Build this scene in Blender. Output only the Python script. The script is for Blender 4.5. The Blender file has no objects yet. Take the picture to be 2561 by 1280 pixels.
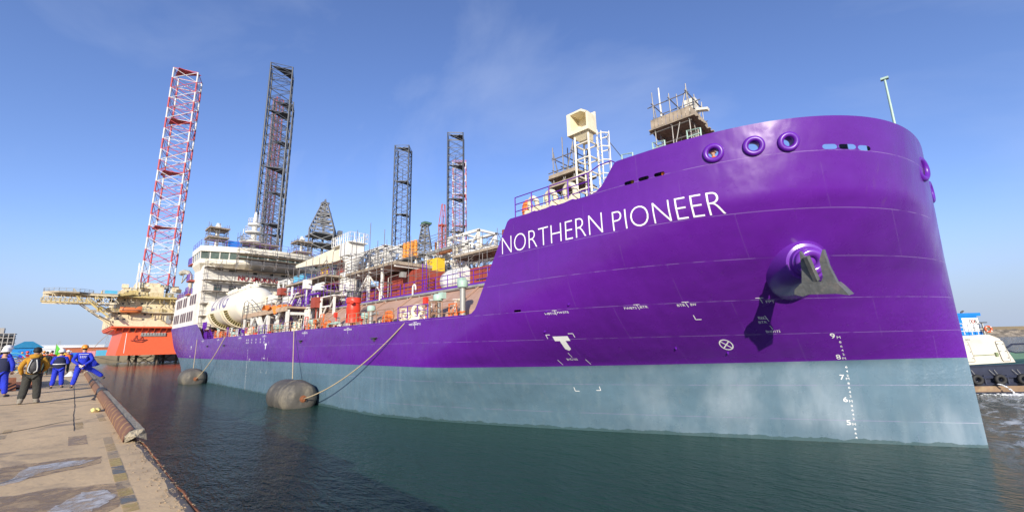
import bpy, bmesh, math, random
from math import radians, sin, cos, pi, sqrt
from mathutils import Vector, Matrix
random.seed(7)
D = bpy.data
SC = bpy.context.scene
COL = SC.collection

# ------------------------------------------------------------------ camera
HEAD = radians(47.0); PITCH = radians(11.6); ROLL = radians(1.35)
F0 = Vector((-cos(HEAD), sin(HEAD), 0)); R0 = Vector((sin(HEAD), cos(HEAD), 0)); U0 = Vector((0, 0, 1))
F = F0*cos(PITCH) + U0*sin(PITCH); UU = -F0*sin(PITCH) + U0*cos(PITCH)
RR = R0*cos(ROLL) - UU*sin(ROLL); UR = UU*cos(ROLL) + R0*sin(ROLL)
cam_data = D.cameras.new('camera'); cam = D.objects.new('camera', cam_data); COL.objects.link(cam)
M = Matrix((( RR.x, UR.x, -F.x, 0), (RR.y, UR.y, -F.y, 0), (RR.z, UR.z, -F.z, 4.62), (0, 0, 0, 1)))
cam.matrix_world = M
cam_data.sensor_width = 36.0; cam_data.lens = 36.0*1049/2561
cam_data.clip_start = 0.1; cam_data.clip_end = 9000
SC.camera = cam

# ------------------------------------------------------------------ sky and sun
SUN_DIR = Vector((-0.88, 1.0, -0.43)).normalized()      # the way the light travels
world = D.worlds.new('World'); SC.world = world; world.use_nodes = True
wn = world.node_tree; wn.nodes.clear()
w_out = wn.nodes.new('ShaderNodeOutputWorld'); w_bg = wn.nodes.new('ShaderNodeBackground')
w_sky = wn.nodes.new('ShaderNodeTexSky'); w_sky.sky_type = 'NISHITA'; w_sky.sun_disc = False
to_sun = -SUN_DIR
w_sky.sun_elevation = math.asin(to_sun.z); w_sky.sun_rotation = math.atan2(to_sun.x, to_sun.y)
w_sky.altitude = 0; w_sky.air_density = 1.0; w_sky.dust_density = 0.35; w_sky.ozone_density = 3.0
w_bg.inputs['Strength'].default_value = 0.115
# thin high cirrus
tc = wn.nodes.new('ShaderNodeTexCoord'); mp = wn.nodes.new('ShaderNodeMapping')
mp.inputs['Rotation'].default_value = (0.3, 0.5, 0.9); mp.inputs['Scale'].default_value = (0.6, 1.7, 1.9)
nz = wn.nodes.new('ShaderNodeTexNoise'); nz.inputs['Scale'].default_value = 1.5; nz.inputs['Detail'].default_value = 9; nz.inputs['Roughness'].default_value = 0.55
nz.inputs['Distortion'].default_value = 0.5
cr = wn.nodes.new('ShaderNodeValToRGB'); cr.color_ramp.elements[0].position = 0.46; cr.color_ramp.elements[1].position = 0.85
cr.color_ramp.elements[0].color = (0, 0, 0, 1); cr.color_ramp.elements[1].color = (0.32, 0.32, 0.32, 1)
tint = wn.nodes.new('ShaderNodeMixRGB'); tint.blend_type = 'MULTIPLY'; tint.inputs[0].default_value = 1; tint.inputs[2].default_value = (1.25, 1.22, 1.55, 1)
mx = wn.nodes.new('ShaderNodeMixRGB'); mx.inputs[2].default_value = (5.6, 6.2, 7.6, 1)
wn.links.new(tc.outputs['Generated'], mp.inputs[0]); wn.links.new(mp.outputs[0], nz.inputs[0]); wn.links.new(nz.outputs[0], cr.inputs[0])
wn.links.new(w_sky.outputs[0], tint.inputs[1]); wn.links.new(tint.outputs[0], mx.inputs[1])
wn.links.new(cr.outputs[0], mx.inputs[0])
# a band of grey-blue haze along the horizon
sz = wn.nodes.new('ShaderNodeSeparateXYZ'); wn.links.new(tc.outputs['Generated'], sz.inputs[0])
hr = wn.nodes.new('ShaderNodeValToRGB'); hr.color_ramp.interpolation = 'EASE'; hr.color_ramp.elements[0].position = 0.0; hr.color_ramp.elements[0].color = (.92, .92, .92, 1); hr.color_ramp.elements[1].position = .24; hr.color_ramp.elements[1].color = (0, 0, 0, 1)
wn.links.new(sz.outputs[2], hr.inputs[0]); hm = wn.nodes.new('ShaderNodeMixRGB'); hm.inputs[2].default_value = (3.1, 3.8, 5.1, 1)
wn.links.new(hr.outputs[0], hm.inputs[0]); wn.links.new(mx.outputs[0], hm.inputs[1]); wn.links.new(hm.outputs[0], w_bg.inputs['Color']); wn.links.new(w_bg.outputs[0], w_out.inputs[0])
sun_d = D.lights.new('sun', 'SUN'); sun_d.energy = 4.9; sun_d.angle = radians(0.5); sun_d.color = (1.0, 0.91, 0.77)
sun = D.objects.new('sun', sun_d); COL.objects.link(sun); sun.rotation_euler = SUN_DIR.to_track_quat('-Z', 'Y').to_euler(); sun.location = (40, -40, 60)
SC.view_settings.view_transform = 'Standard'; SC.view_settings.look = 'None'
SC.view_settings.exposure = 0.3; SC.view_settings.gamma = 1.0

# ------------------------------------------------------------------ materials
MATS = {}
def nd(t, k, **kw):
    n = t.nodes.new(k)
    for a, b in kw.items():
        if a in n.inputs: n.inputs[a].default_value = b
        else: setattr(n, a, b)
    return n
def mat(name, col, rough=0.6, metal=0.0, var=0.12, vscale=1.5, bump=0.0, bscale=8.0, dirt=None, dirt_amt=0.0, dirt_scale=1.0, dirt_stretch=(1, 1, 1), spec=0.5, coat=0.0):
    if name in MATS: return MATS[name]
    m = D.materials.new(name); m.use_nodes = True; t = m.node_tree; b = t.nodes['Principled BSDF']; L = t.links
    b.inputs['Roughness'].default_value = rough; b.inputs['Metallic'].default_value = metal
    b.inputs['Specular IOR Level'].default_value = spec; b.inputs['Coat Weight'].default_value = coat
    g = nd(t, 'ShaderNodeTexCoord')
    n = nd(t, 'ShaderNodeTexNoise', Scale=vscale, Detail=6.0, Roughness=0.6); L.new(g.outputs['Object'], n.inputs['Vector'])
    mr = nd(t, 'ShaderNodeMapRange'); mr.inputs['From Min'].default_value = .3; mr.inputs['From Max'].default_value = .7
    mr.inputs['To Min'].default_value = 1-var; mr.inputs['To Max'].default_value = 1+var; L.new(n.outputs[0], mr.inputs[0])
    mu = nd(t, 'ShaderNodeMixRGB', blend_type='MULTIPLY'); mu.inputs[0].default_value = 1; mu.inputs[1].default_value = (*col, 1)
    L.new(mr.outputs[0], mu.inputs[2]); out = mu.outputs[0]
    if dirt:
        mp = nd(t, 'ShaderNodeMapping'); mp.inputs['Scale'].default_value = dirt_stretch; L.new(g.outputs['Object'], mp.inputs[0])
        n2 = nd(t, 'ShaderNodeTexNoise', Scale=dirt_scale, Detail=8.0, Roughness=0.65); L.new(mp.outputs[0], n2.inputs['Vector'])
        r = nd(t, 'ShaderNodeMapRange'); r.inputs['From Min'].default_value = .52; r.inputs['From Max'].default_value = .68; r.inputs['To Max'].default_value = dirt_amt
        L.new(n2.outputs[0], r.inputs[0]); x = nd(t, 'ShaderNodeMixRGB'); x.inputs[2].default_value = (*dirt, 1)
        L.new(r.outputs[0], x.inputs[0]); L.new(out, x.inputs[1]); out = x.outputs[0]
    L.new(out, b.inputs['Base Color'])
    if bump:
        n3 = nd(t, 'ShaderNodeTexNoise', Scale=bscale, Detail=4.0); L.new(g.outputs['Object'], n3.inputs['Vector'])
        bp = nd(t, 'ShaderNodeBump', Strength=bump, Distance=0.05); L.new(n3.outputs[0], bp.inputs['Height']); L.new(bp.outputs[0], b.inputs['Normal'])
    MATS[name] = m; return m
RUST = (0.16, 0.06, 0.025)
WHITE = mat('white_paint', (.72, .71, .66), .45, dirt=(.4, .34, .26), dirt_amt=.35, dirt_scale=.9, dirt_stretch=(1, 1, .25))
CREAM = mat('cream_paint', (.78, .70, .50), .4, dirt=(.42, .33, .2), dirt_amt=.25, dirt_scale=1.2)
TANKW = mat('tank_cream_paint', (.80, .75, .62), .32, var=.04, dirt=(.55, .48, .36), dirt_amt=.2, dirt_scale=.5)
GREYST = mat('galvanised_steel', (.34, .34, .32), .55, .3, var=.25)
SCAF = mat('scaffold_tube_steel', (.22, .21, .2), .5, .3, var=.35, dirt=RUST, dirt_amt=.5, dirt_scale=1.5)
PLANK = mat('scaffold_plank_wood', (.33, .27, .2), .85, var=.3, vscale=3)
PURP = mat('purple_paint', (.115, .013, .33), .35, var=.08)
BLACKST = mat('dark_blue_grey_steel', (.045, .055, .075), .5, .1, var=.2)
GREYLAT = mat('grey_derrick_steel', (.16, .17, .18), .6, .1, var=.3, dirt=RUST, dirt_amt=.3)
REDL = mat('red_lattice_paint', (.42, .03, .04), .5, var=.15)
WHTL = mat('white_lattice_paint', (.56, .55, .55), .5, var=.1)
ORANGEH = mat('orange_red_hull_paint', (.78, .125, .045), .42, var=.07, dirt=(.5, .09, .04), dirt_amt=.3, dirt_scale=.3)
RIGC = mat('rig_cream_paint', (.70, .60, .40), .55, var=.12, dirt=(.3, .2, .1), dirt_amt=.55, dirt_scale=.6, dirt_stretch=(1, 1, .4))
RIGY = mat('rig_yellow_paint', (.56, .44, .18), .55, var=.2, dirt=(.28, .18, .08), dirt_amt=.6)
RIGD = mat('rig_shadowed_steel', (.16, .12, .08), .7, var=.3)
REDBOX = mat('red_oxide_paint', (.30, .055, .035), .6, var=.1, dirt=(.2, .06, .04), dirt_amt=.5, dirt_scale=.7)
PRIMER = mat('buff_pink_primer', (.42, .27, .20), .75, var=.16, vscale=.5, dirt=(.3, .13, .07), dirt_amt=.5, dirt_scale=.8, dirt_stretch=(1, 1, .5))
MINT = mat('mint_green_paint', (.36, .50, .42), .5, var=.1)
ORNG = mat('safety_orange_paint', (.78, .17, .03), .5, var=.12)
YELL = mat('yellow_paint', (.75, .48, .03), .5, var=.1)
REDP = mat('red_paint', (.62, .045, .02), .4, var=.08)
DARK = mat('black_rubber', (.02, .02, .02), .7, var=.3)
DGREY = mat('dark_grey_steel', (.06, .06, .065), .6, var=.3)
GLASS = mat('dark_window_glass', (.05, .08, .08), .08, var=.1)
BLUEP = mat('blue_paint', (.02, .16, .55), .45, var=.1)
LBLUE = mat('light_blue_paint', (.10, .42, .62), .5, var=.12)
WPAINT = mat('white_marking_paint', (.80, .80, .78), .5, var=.03)
NAVY = mat('navy_cloth', (.012, .016, .05), .9, var=.2)
BLUEC = mat('royal_blue_cloth', (.012, .03, .46), .85, var=.18, vscale=6, bump=.5, bscale=14)
MUST = mat('mustard_cloth', (.40, .20, .015), .9, var=.15, vscale=6, bump=.5, bscale=14)
OLIVE = mat('charcoal_trouser_cloth', (.035, .035, .03), .9, var=.2, vscale=6, bump=.5, bscale=14)
SKIN = mat('skin', (.48, .27, .18), .6, var=.05)
HAIR = mat('black_hair', (.012, .011, .01), .7, var=.1)
HELW = mat('white_plastic', (.78, .77, .74), .3, var=.03)
HELO = mat('orange_plastic', (.72, .26, .02), .3, var=.03)
ROPE = mat('tan_rope', (.45, .36, .22), .9, var=.2, vscale=9)
WOOD = mat('grey_timber', (.3, .25, .19), .9, var=.25, vscale=4)
RUSTY = mat('rusty_steel', (.23, .085, .035), .85, var=.35, vscale=3, bump=.4)

# ------------------------------------------------------------------ mesh builder
class MB:
    def __init__(s): s.v = []; s.f = []; s.m = []; s.mi = 0
    def add(s, vs, fs):
        o = len(s.v); s.v += [tuple(x) for x in vs]; s.f += [tuple(o+i for i in f) for f in fs]; s.m += [s.mi]*len(fs); return s
    def box(s, c, d, rz=0, rx=0, ry=0):
        x, y, z = d[0]/2, d[1]/2, d[2]/2
        vs = [Vector((a*x, b*y, e*z)) for e in (-1, 1) for a, b in ((-1, -1), (1, -1), (1, 1), (-1, 1))]
        if rz or rx or ry:
            m = Matrix.Rotation(rz, 3, 'Z') @ Matrix.Rotation(ry, 3, 'Y') @ Matrix.Rotation(rx, 3, 'X'); vs = [m @ v for v in vs]
        c = Vector(c)
        return s.add([v+c for v in vs], [(3, 2, 1, 0), (4, 5, 6, 7), (0, 1, 5, 4), (1, 2, 6, 5), (2, 3, 7, 6), (3, 0, 4, 7)])
    def bb(s, a, b): return s.box([(a[i]+b[i])/2 for i in range(3)], [abs(b[i]-a[i]) for i in range(3)])
    def tube(s, a, b, r, n=6, r2=None, cap=True):
        a = Vector(a); b = Vector(b); d = b-a
        if d.length < 1e-6: return s
        r2 = r if r2 is None else r2
        z = d.normalized(); x = z.orthogonal().normalized(); y = z.cross(x)
        vs = [p + (x*cos(2*pi*i/n)+y*sin(2*pi*i/n))*q for p, q in ((a, r), (b, r2)) for i in range(n)]
        fs = [(i, (i+1) % n, n+(i+1) % n, n+i) for i in range(n)]
        if cap: fs += [tuple(range(n-1, -1, -1)), tuple(range(n, 2*n))]
        return s.add(vs, fs)
    def bar(s, a, b, w, h=None):
        h = w if h is None else h
        a = Vector(a); b = Vector(b); z = (b-a).normalized(); u = Vector((0, 0, 1))
        if abs(z.z) > .95: u = Vector((1, 0, 0))
        x = z.cross(u).normalized(); y = z.cross(x)
        vs = [p + x*i*w/2 + y*j*h/2 for p in (a, b) for i, j in ((-1, -1), (1, -1), (1, 1), (-1, 1))]
        return s.add(vs, [(3, 2, 1, 0), (4, 5, 6, 7), (0, 1, 5, 4), (1, 2, 6, 5), (2, 3, 7, 6), (3, 0, 4, 7)])
    def path(s, pts, r, n=6, closed=False, rr=None):
        P = [Vector(p) for p in pts]; k = len(P); rings = []; px = None
        for i in range(k):
            if closed: t = P[(i+1) % k]-P[i-1]
            else: t = P[min(i+1, k-1)]-P[max(i-1, 0)]
            t.normalize()
            x = t.orthogonal().normalized() if px is None else (px - t*px.dot(t)).normalized()
            px = x; y = t.cross(x); q = r if rr is None else rr[i]
            rings.append([P[i]+(x*cos(2*pi*j/n)+y*sin(2*pi*j/n))*q for j in range(n)])
        vs = [v for g in rings for v in g]; fs = []
        for i in range(k if closed else k-1):
            a, b = i*n, ((i+1) % k)*n
            fs += [(a+j, a+(j+1) % n, b+(j+1) % n, b+j) for j in range(n)]
        if not closed: fs += [tuple(range(n-1, -1, -1)), tuple(range((k-1)*n, k*n))]
        return s.add(vs, fs)
    def lathe(s, prof, c, n=20, axis='Z', dirv=None, ang=(0, 2*pi)):
        c = Vector(c); z = Vector({'X': (1, 0, 0), 'Y': (0, 1, 0), 'Z': (0, 0, 1)}[axis]) if dirv is None else Vector(dirv).normalized()
        x = z.orthogonal().normalized() if abs(z.z) < .99 else Vector((1, 0, 0)); y = z.cross(x)
        vs = [c + z*h + (x*cos(2*pi*i/n)+y*sin(2*pi*i/n))*r for r, h in prof for i in range(n)]
        fs = [(k*n+i, k*n+(i+1) % n, (k+1)*n+(i+1) % n, (k+1)*n+i) for k in range(len(prof)-1) for i in range(n)]
        if prof[0][0] > 1e-6: fs.append(tuple(range(n-1, -1, -1)))
        if prof[-1][0] > 1e-6: fs.append(tuple((len(prof)-1)*n+i for i in range(n)))
        return s.add(vs, fs)
    def ell(s, c, r, n=14, m=8):
        c = Vector(c); vs = []; r = (r, r, r) if not hasattr(r, '__len__') else r
        for k in range(m+1):
            t = pi*k/m
            for i in range(n): vs.append(c+Vector((r[0]*sin(t)*cos(2*pi*i/n), r[1]*sin(t)*sin(2*pi*i/n), r[2]*cos(t))))
        return s.add(vs, [((k+1)*n+i, (k+1)*n+(i+1) % n, k*n+(i+1) % n, k*n+i) for k in range(m) for i in range(n)])
    def torus(s, c, R, r, axis=(0, 1, 0), n=24, m=8, sx=1.0):
        z = Vector(axis).normalized(); x = Vector((1, 0, 0)); x = (x-z*x.dot(z)).normalized(); y = z.cross(x); c = Vector(c)
        vs = []
        for i in range(n):
            a = 2*pi*i/n; d = x*cos(a)*sx+y*sin(a)
            for j in range(m):
                b = 2*pi*j/m; vs.append(c+d*(R+r*cos(b))+z*r*sin(b))
        return s.add(vs, [(i*m+j, ((i+1) % n)*m+j, ((i+1) % n)*m+(j+1) % m, i*m+(j+1) % m) for i in range(n) for j in range(m)])
    def prism(s, poly, off):
        """poly: 3D polygon, off: extrusion vector"""
        n = len(poly); P = [Vector(p) for p in poly]; o = Vector(off)
        return s.add(P+[p+o for p in P], [tuple(range(n-1, -1, -1)), tuple(range(n, 2*n))]+[(i, (i+1) % n, n+(i+1) % n, n+i) for i in range(n)])
    def quad(s, a, b, c, d): return s.add([a, b, c, d], [(0, 1, 2, 3)])
    def build(s, name, material, parent=None, smooth=False, local=False, loc=None):
        me = D.meshes.new(name)
        off = Vector((0, 0, 0))
        if parent is not None and not local: off = Vector(parent.get('_base', (0, 0, 0)))
        if loc is not None and not local: off = Vector(loc)
        me.from_pydata([tuple(Vector(v)-off) for v in s.v], [], s.f)
        mats = material if isinstance(material, (list, tuple)) else [material]
        for k in mats: me.materials.append(k)
        if len(mats) > 1: me.polygons.foreach_set('material_index', s.m)
        if smooth:
            me.polygons.foreach_set('use_smooth', [True]*len(me.polygons))
            if smooth != 'all': me.set_sharp_from_angle(angle=radians(38))
        me.update()
        o = D.objects.new(name, me); COL.objects.link(o)
        if parent is not None:
            o.parent = parent
            if '_base' in parent: o['_base'] = list(parent['_base'])
        elif loc is not None: o.location = loc
        return o
def tag(o, label, cat, group=None):
    o['label'] = label; o['category'] = cat
    if group: o['group'] = group
    return o
def thing(name, label, cat, loc=(0, 0, 0), group=None, rz=0):
    o = D.objects.new(name, None); COL.objects.link(o); o.location = loc; o.rotation_euler = (0, 0, rz); o['_base'] = list(loc)
    o.empty_display_size = .5
    return tag(o, label, cat, group)
def struct(o): o['kind'] = 'structure'; return o
def kids(o): return [c for c in D.objects if c.parent == o]
def dup(root, loc, rz, label, group=None):
    r = root.copy(); COL.objects.link(r); r.location = loc; r.rotation_euler = (0, 0, rz); r['label'] = label; r['_base'] = list(loc)
    if group: r['group'] = group
    for ch in kids(root):
        c = ch.copy(); COL.objects.link(c); c.parent = r
        for g in kids(ch):
            d = g.copy(); COL.objects.link(d); d.parent = c
    return r
def textmesh(txt, size, width=None, bold=0.0):
    """flat glyph mesh: lists of (x, y) verts and faces, baseline at y=0, starting at x=0; cap height = size"""
    c = D.curves.new('t', 'FONT'); c.body = txt; c.size = 1.0; c.resolution_u = 4; c.offset = bold
    o = D.objects.new('t', c); COL.objects.link(o)
    dg = bpy.context.evaluated_depsgraph_get(); me = o.evaluated_get(dg).to_mesh()
    vs = [(v.co.x, v.co.y) for v in me.vertices]; fs = [tuple(p.vertices) for p in me.polygons]
    o.evaluated_get(dg).to_mesh_clear(); D.objects.remove(o); D.curves.remove(c)
    x0 = min(v[0] for v in vs); x1 = max(v[0] for v in vs)
    k = size/0.69; kx = k if width is None else width/(x1-x0)
    return [((x-x0)*kx, y*k) for x, y in vs], fs

# ================================================================== SETTING: water, ground, pier
def water_mat():
    m = D.materials.new('harbour_water'); m.use_nodes = True; t = m.node_tree; b = t.nodes['Principled BSDF']; L = t.links
    b.inputs['Base Color'].default_value = (.015, .050, .040, 1); b.inputs['Roughness'].default_value = .06; b.inputs['IOR'].default_value = 1.33
    g = nd(t, 'ShaderNodeNewGeometry'); mp = nd(t, 'ShaderNodeMapping'); mp.inputs['Rotation'].default_value = (0, 0, radians(35)); mp.inputs['Scale'].default_value = (.55, 1.3, 1)
    L.new(g.outputs['Position'], mp.inputs[0])
    prev = None; hs = []
    for sc, amp in ((.35, .5), (1.2, .5), (3.6, .30), (10, .12)):
        n = nd(t, 'ShaderNodeTexNoise', Scale=sc, Detail=3.0, Roughness=.6, Distortion=.6); L.new(mp.outputs[0], n.inputs['Vector'])
        q = nd(t, 'ShaderNodeMath', operation='MULTIPLY'); q.inputs[1].default_value = amp; L.new(n.outputs[0], q.inputs[0])
        if prev:
            a = nd(t, 'ShaderNodeMath', operation='ADD'); L.new(prev, a.inputs[0]); L.new(q.outputs[0], a.inputs[1]); prev = a.outputs[0]
        else: prev = q.outputs[0]
    bp = nd(t, 'ShaderNodeBump', Strength=1.0, Distance=.55); L.new(prev, bp.inputs['Height']); L.new(bp.outputs[0], b.inputs['Normal'])
    cn = nd(t, 'ShaderNodeTexNoise', Scale=.06, Detail=2.0); L.new(g.outputs['Position'], cn.inputs['Vector'])
    # cat's paws: choppier patches, stronger away from the lee of the hull
    sx = nd(t, 'ShaderNodeSeparateXYZ'); L.new(g.outputs['Position'], sx.inputs[0])
    lee = nd(t, 'ShaderNodeMapRange'); lee.inputs['From Min'].default_value = 14; lee.inputs['From Max'].default_value = 4; lee.inputs['To Min'].default_value = .75; lee.inputs['To Max'].default_value = 1.7; L.new(sx.outputs[1], lee.inputs[0])
    ad = nd(t, 'ShaderNodeMath', operation='MULTIPLY_ADD'); ad.inputs[1].default_value = .5; L.new(cn.outputs[0], ad.inputs[0]); L.new(lee.outputs[0], ad.inputs[2]); su = nd(t, 'ShaderNodeMath', operation='SUBTRACT'); L.new(ad.outputs[0], su.inputs[0]); su.inputs[1].default_value = .22
    far = nd(t, 'ShaderNodeMapRange'); far.inputs['From Min'].default_value = -45; far.inputs['From Max'].default_value = -170; far.inputs['To Min'].default_value = 1; far.inputs['To Max'].default_value = .22; L.new(sx.outputs[0], far.inputs[0])
    fs = nd(t, 'ShaderNodeMath', operation='MULTIPLY'); L.new(su.outputs[0], fs.inputs[0]); L.new(far.outputs[0], fs.inputs[1]); L.new(fs.outputs[0], bp.inputs['Strength'])
    # wash left by the tug's screws: broken foam between the bow and the tug
    def R_(src, a, b_):
        r = nd(t, 'ShaderNodeMapRange'); r.inputs['From Min'].default_value = a; r.inputs['From Max'].default_value = b_; L.new(src, r.inputs[0]); return r.outputs[0]
    def M_(a, b_):
        q = nd(t, 'ShaderNodeMath', operation='MULTIPLY'); L.new(a, q.inputs[0]); L.new(b_, q.inputs[1]); return q.outputs[0]
    fn_ = nd(t, 'ShaderNodeTexNoise', Scale=1.1, Detail=9.0, Roughness=.72, Distortion=1.5); fm = nd(t, 'ShaderNodeMapping'); fm.inputs['Scale'].default_value = (.8, .35, 1); fm.inputs['Rotation'].default_value = (0, 0, .8); L.new(g.outputs['Position'], fm.inputs[0]); L.new(fm.outputs[0], fn_.inputs['Vector'])
    fo = M_(M_(M_(R_(sx.outputs[0], 1.2, 3.0), R_(sx.outputs[1], 18, 30)), R_(sx.outputs[1], 60, 46)), R_(fn_.outputs[0], .47, .60))
    fx = nd(t, 'ShaderNodeMixRGB'); fx.inputs[1].default_value = (.015, .050, .040, 1); fx.inputs[2].default_value = (.6, .63, .62, 1); L.new(fo, fx.inputs[0]); L.new(fx.outputs[0], b.inputs['Base Color'])
    rx_ = nd(t, 'ShaderNodeMapRange'); rx_.inputs['To Min'].default_value = .05; rx_.inputs['To Max'].default_value = .6; L.new(fo, rx_.inputs[0]); L.new(rx_.outputs[0], b.inputs['Roughness'])
    return m
mb = MB(); mb.quad((-5000, -5000, 0), (5000, -5000, 0), (5000, 5000, 0), (-5000, 5000, 0))
struct(mb.build('water', water_mat()))

def pier_edge(u): return 1.20 - .018*(u+5)
def concrete_mat():
    m = D.materials.new('stained_pier_concrete'); m.use_nodes = True; t = m.node_tree; b = t.nodes['Principled BSDF']; L = t.links
    b.inputs['Roughness'].default_value = .85
    g = nd(t, 'ShaderNodeNewGeometry')
    def noise(sc, det=6.0, st=(1, 1, 1), dist=0.0):
        mp = nd(t, 'ShaderNodeMapping'); mp.inputs['Scale'].default_value = st; L.new(g.outputs['Position'], mp.inputs[0])
        n = nd(t, 'ShaderNodeTexNoise', Scale=sc, Detail=det, Roughness=.6, Distortion=dist); L.new(mp.outputs[0], n.inputs['Vector']); return n.outputs[0]
    def rng(s, a, b_, c, d):
        r = nd(t, 'ShaderNodeMapRange'); r.inputs['From Min'].default_value = a; r.inputs['From Max'].default_value = b_; r.inputs['To Min'].default_value = c; r.inputs['To Max'].default_value = d
        L.new(s, r.inputs[0]); return r.outputs[0]
    def mix(fac, a, col):
        x = nd(t, 'ShaderNodeMixRGB'); L.new(fac, x.inputs[0]); L.new(a, x.inputs[1]); x.inputs[2].default_value = (*col, 1); return x.outputs[0]
    base = nd(t, 'ShaderNodeMixRGB'); base.inputs[1].default_value = (.72, .51, .27, 1); base.inputs[2].default_value = (.56, .40, .215, 1)
    L.new(rng(noise(.5, 6, (.35, 1.4, 1)), .35, .65, 0, 1), base.inputs[0]); c = base.outputs[0]
    c = mix(rng(noise(2.2, 8), .5, .72, 0, .55), c, (.27, .20, .135))
    c = mix(rng(noise(.55, 7, (1, 1, 1), 1.2), .60, .70, 0, .75), c, (.25, .185, .13))
    c = mix(rng(noise(14, 4), .62, .75, 0, .5), c, (.18, .13, .09))
    L.new(c, b.inputs['Base Color'])
    bp = nd(t, 'ShaderNodeBump', Strength=.5, Distance=.02); L.new(noise(9, 8), bp.inputs['Height']); L.new(bp.outputs[0], b.inputs['Normal'])
    return m
CONC = concrete_mat()
# pier deck: a tessellated slab with a broken, chipped edge towards the water
mb = MB(); n = 260; top = []; us = [12 - 150*(i/n)**1.6 for i in range(n+1)]
for i, u in enumerate(us):
    e = pier_edge(u); w = .05*(random.random()-.5) if u > -10.2 else 0
    top.append((u, e+w))
for i in range(n):
    (a, ea), (b, eb) = top[i], top[i+1]
    mb.quad((a, -90, 3.05), (b, -90, 3.05), (b, eb-.12, 3.05), (a, ea-.12, 3.05))
    mb.quad((a, ea-.12, 3.05), (b, eb-.12, 3.05), (b, eb, 2.98-.05*random.random()*0), (a, ea, 2.98))
    mb.quad((a, ea, 2.98), (b, eb, 2.98), (b, eb, -2), (a, ea, -2))
a, ea = top[-1]; mb.quad((a, ea, 3.05), (a, -90, 3.05), (a, -90, -2), (a, ea, -2))
PIER = struct(mb.build('pier', CONC))

# ================================================================== THE SHIP (x = towards her bow, y = away from the pier, keel line y = 26.3)
CL = 26.3
def interp(z, Z, V):
    if z <= Z[0]: return V[0]
    for i in range(len(Z)-1):
        if z <= Z[i+1]: return V[i]+(V[i+1]-V[i])*(z-Z[i])/(Z[i+1]-Z[i])
    return V[-1]
ZL = [-2, 0, 3.4, 7, 9.5, 12.3]; HU0 = [-30, -28, -22, -14, -10, -9]; HP = [1.3, 1.3, 1.5, 2.1, 2.7, 3]; HQ = [1, 1, 1, 1.65, 2.5, 3]
def hv(u, z):
    u0 = interp(z, ZL, HU0); p = interp(z, ZL, HP); q = interp(z, ZL, HQ)
    x = min(1, max(0, (u-u0)/(1.5-u0))); g = 1-(1-x**p)**(1/q)
    v = CL-11.1*(1-g)
    if u < -85: s = (-85-u)/23; v += 2.0*s*s*max(0, 1-z/9)
    return v
def hn(u, z, e=.05):
    """outward normal of the starboard shell"""
    a = (hv(u+e, z)-hv(u-e, z))/(2*e); b = (hv(u, z+e)-hv(u, z-e))/(2*e)
    return Vector((a, -1, b)).normalized()
def hpt(u, z, off=0.0): return Vector((u, hv(u, z), z))+hn(u, z)*off
TOP = [(-107.6, 8.75), (-84.9, 8.7), (-84.3, 8.6), (-81.0, 7.3), (-79.4, 6.4), (-78.4, 6.12), (-17.75, 6.12), (-17.3, 6.2), (-17.0, 6.4), (-16.8, 6.7), (-14.45, 10.75), (-14.25, 10.86),
       (-9.5, 10.86), (-9.1, 10.93), (-8.8, 11.12), (-8.15, 11.93), (-8.0, 12.0), (1.5, 12.05)]
BOT = [(-107.6, 6.0), (-107.0, 5.0), (-105, 4.3), (-99, 3.0), (-95, 1.7), (-91, -.4), (-88, -2), (1.5, -2)]
TU, TZ = zip(*TOP); BU, BZ = zip(*BOT)
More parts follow.
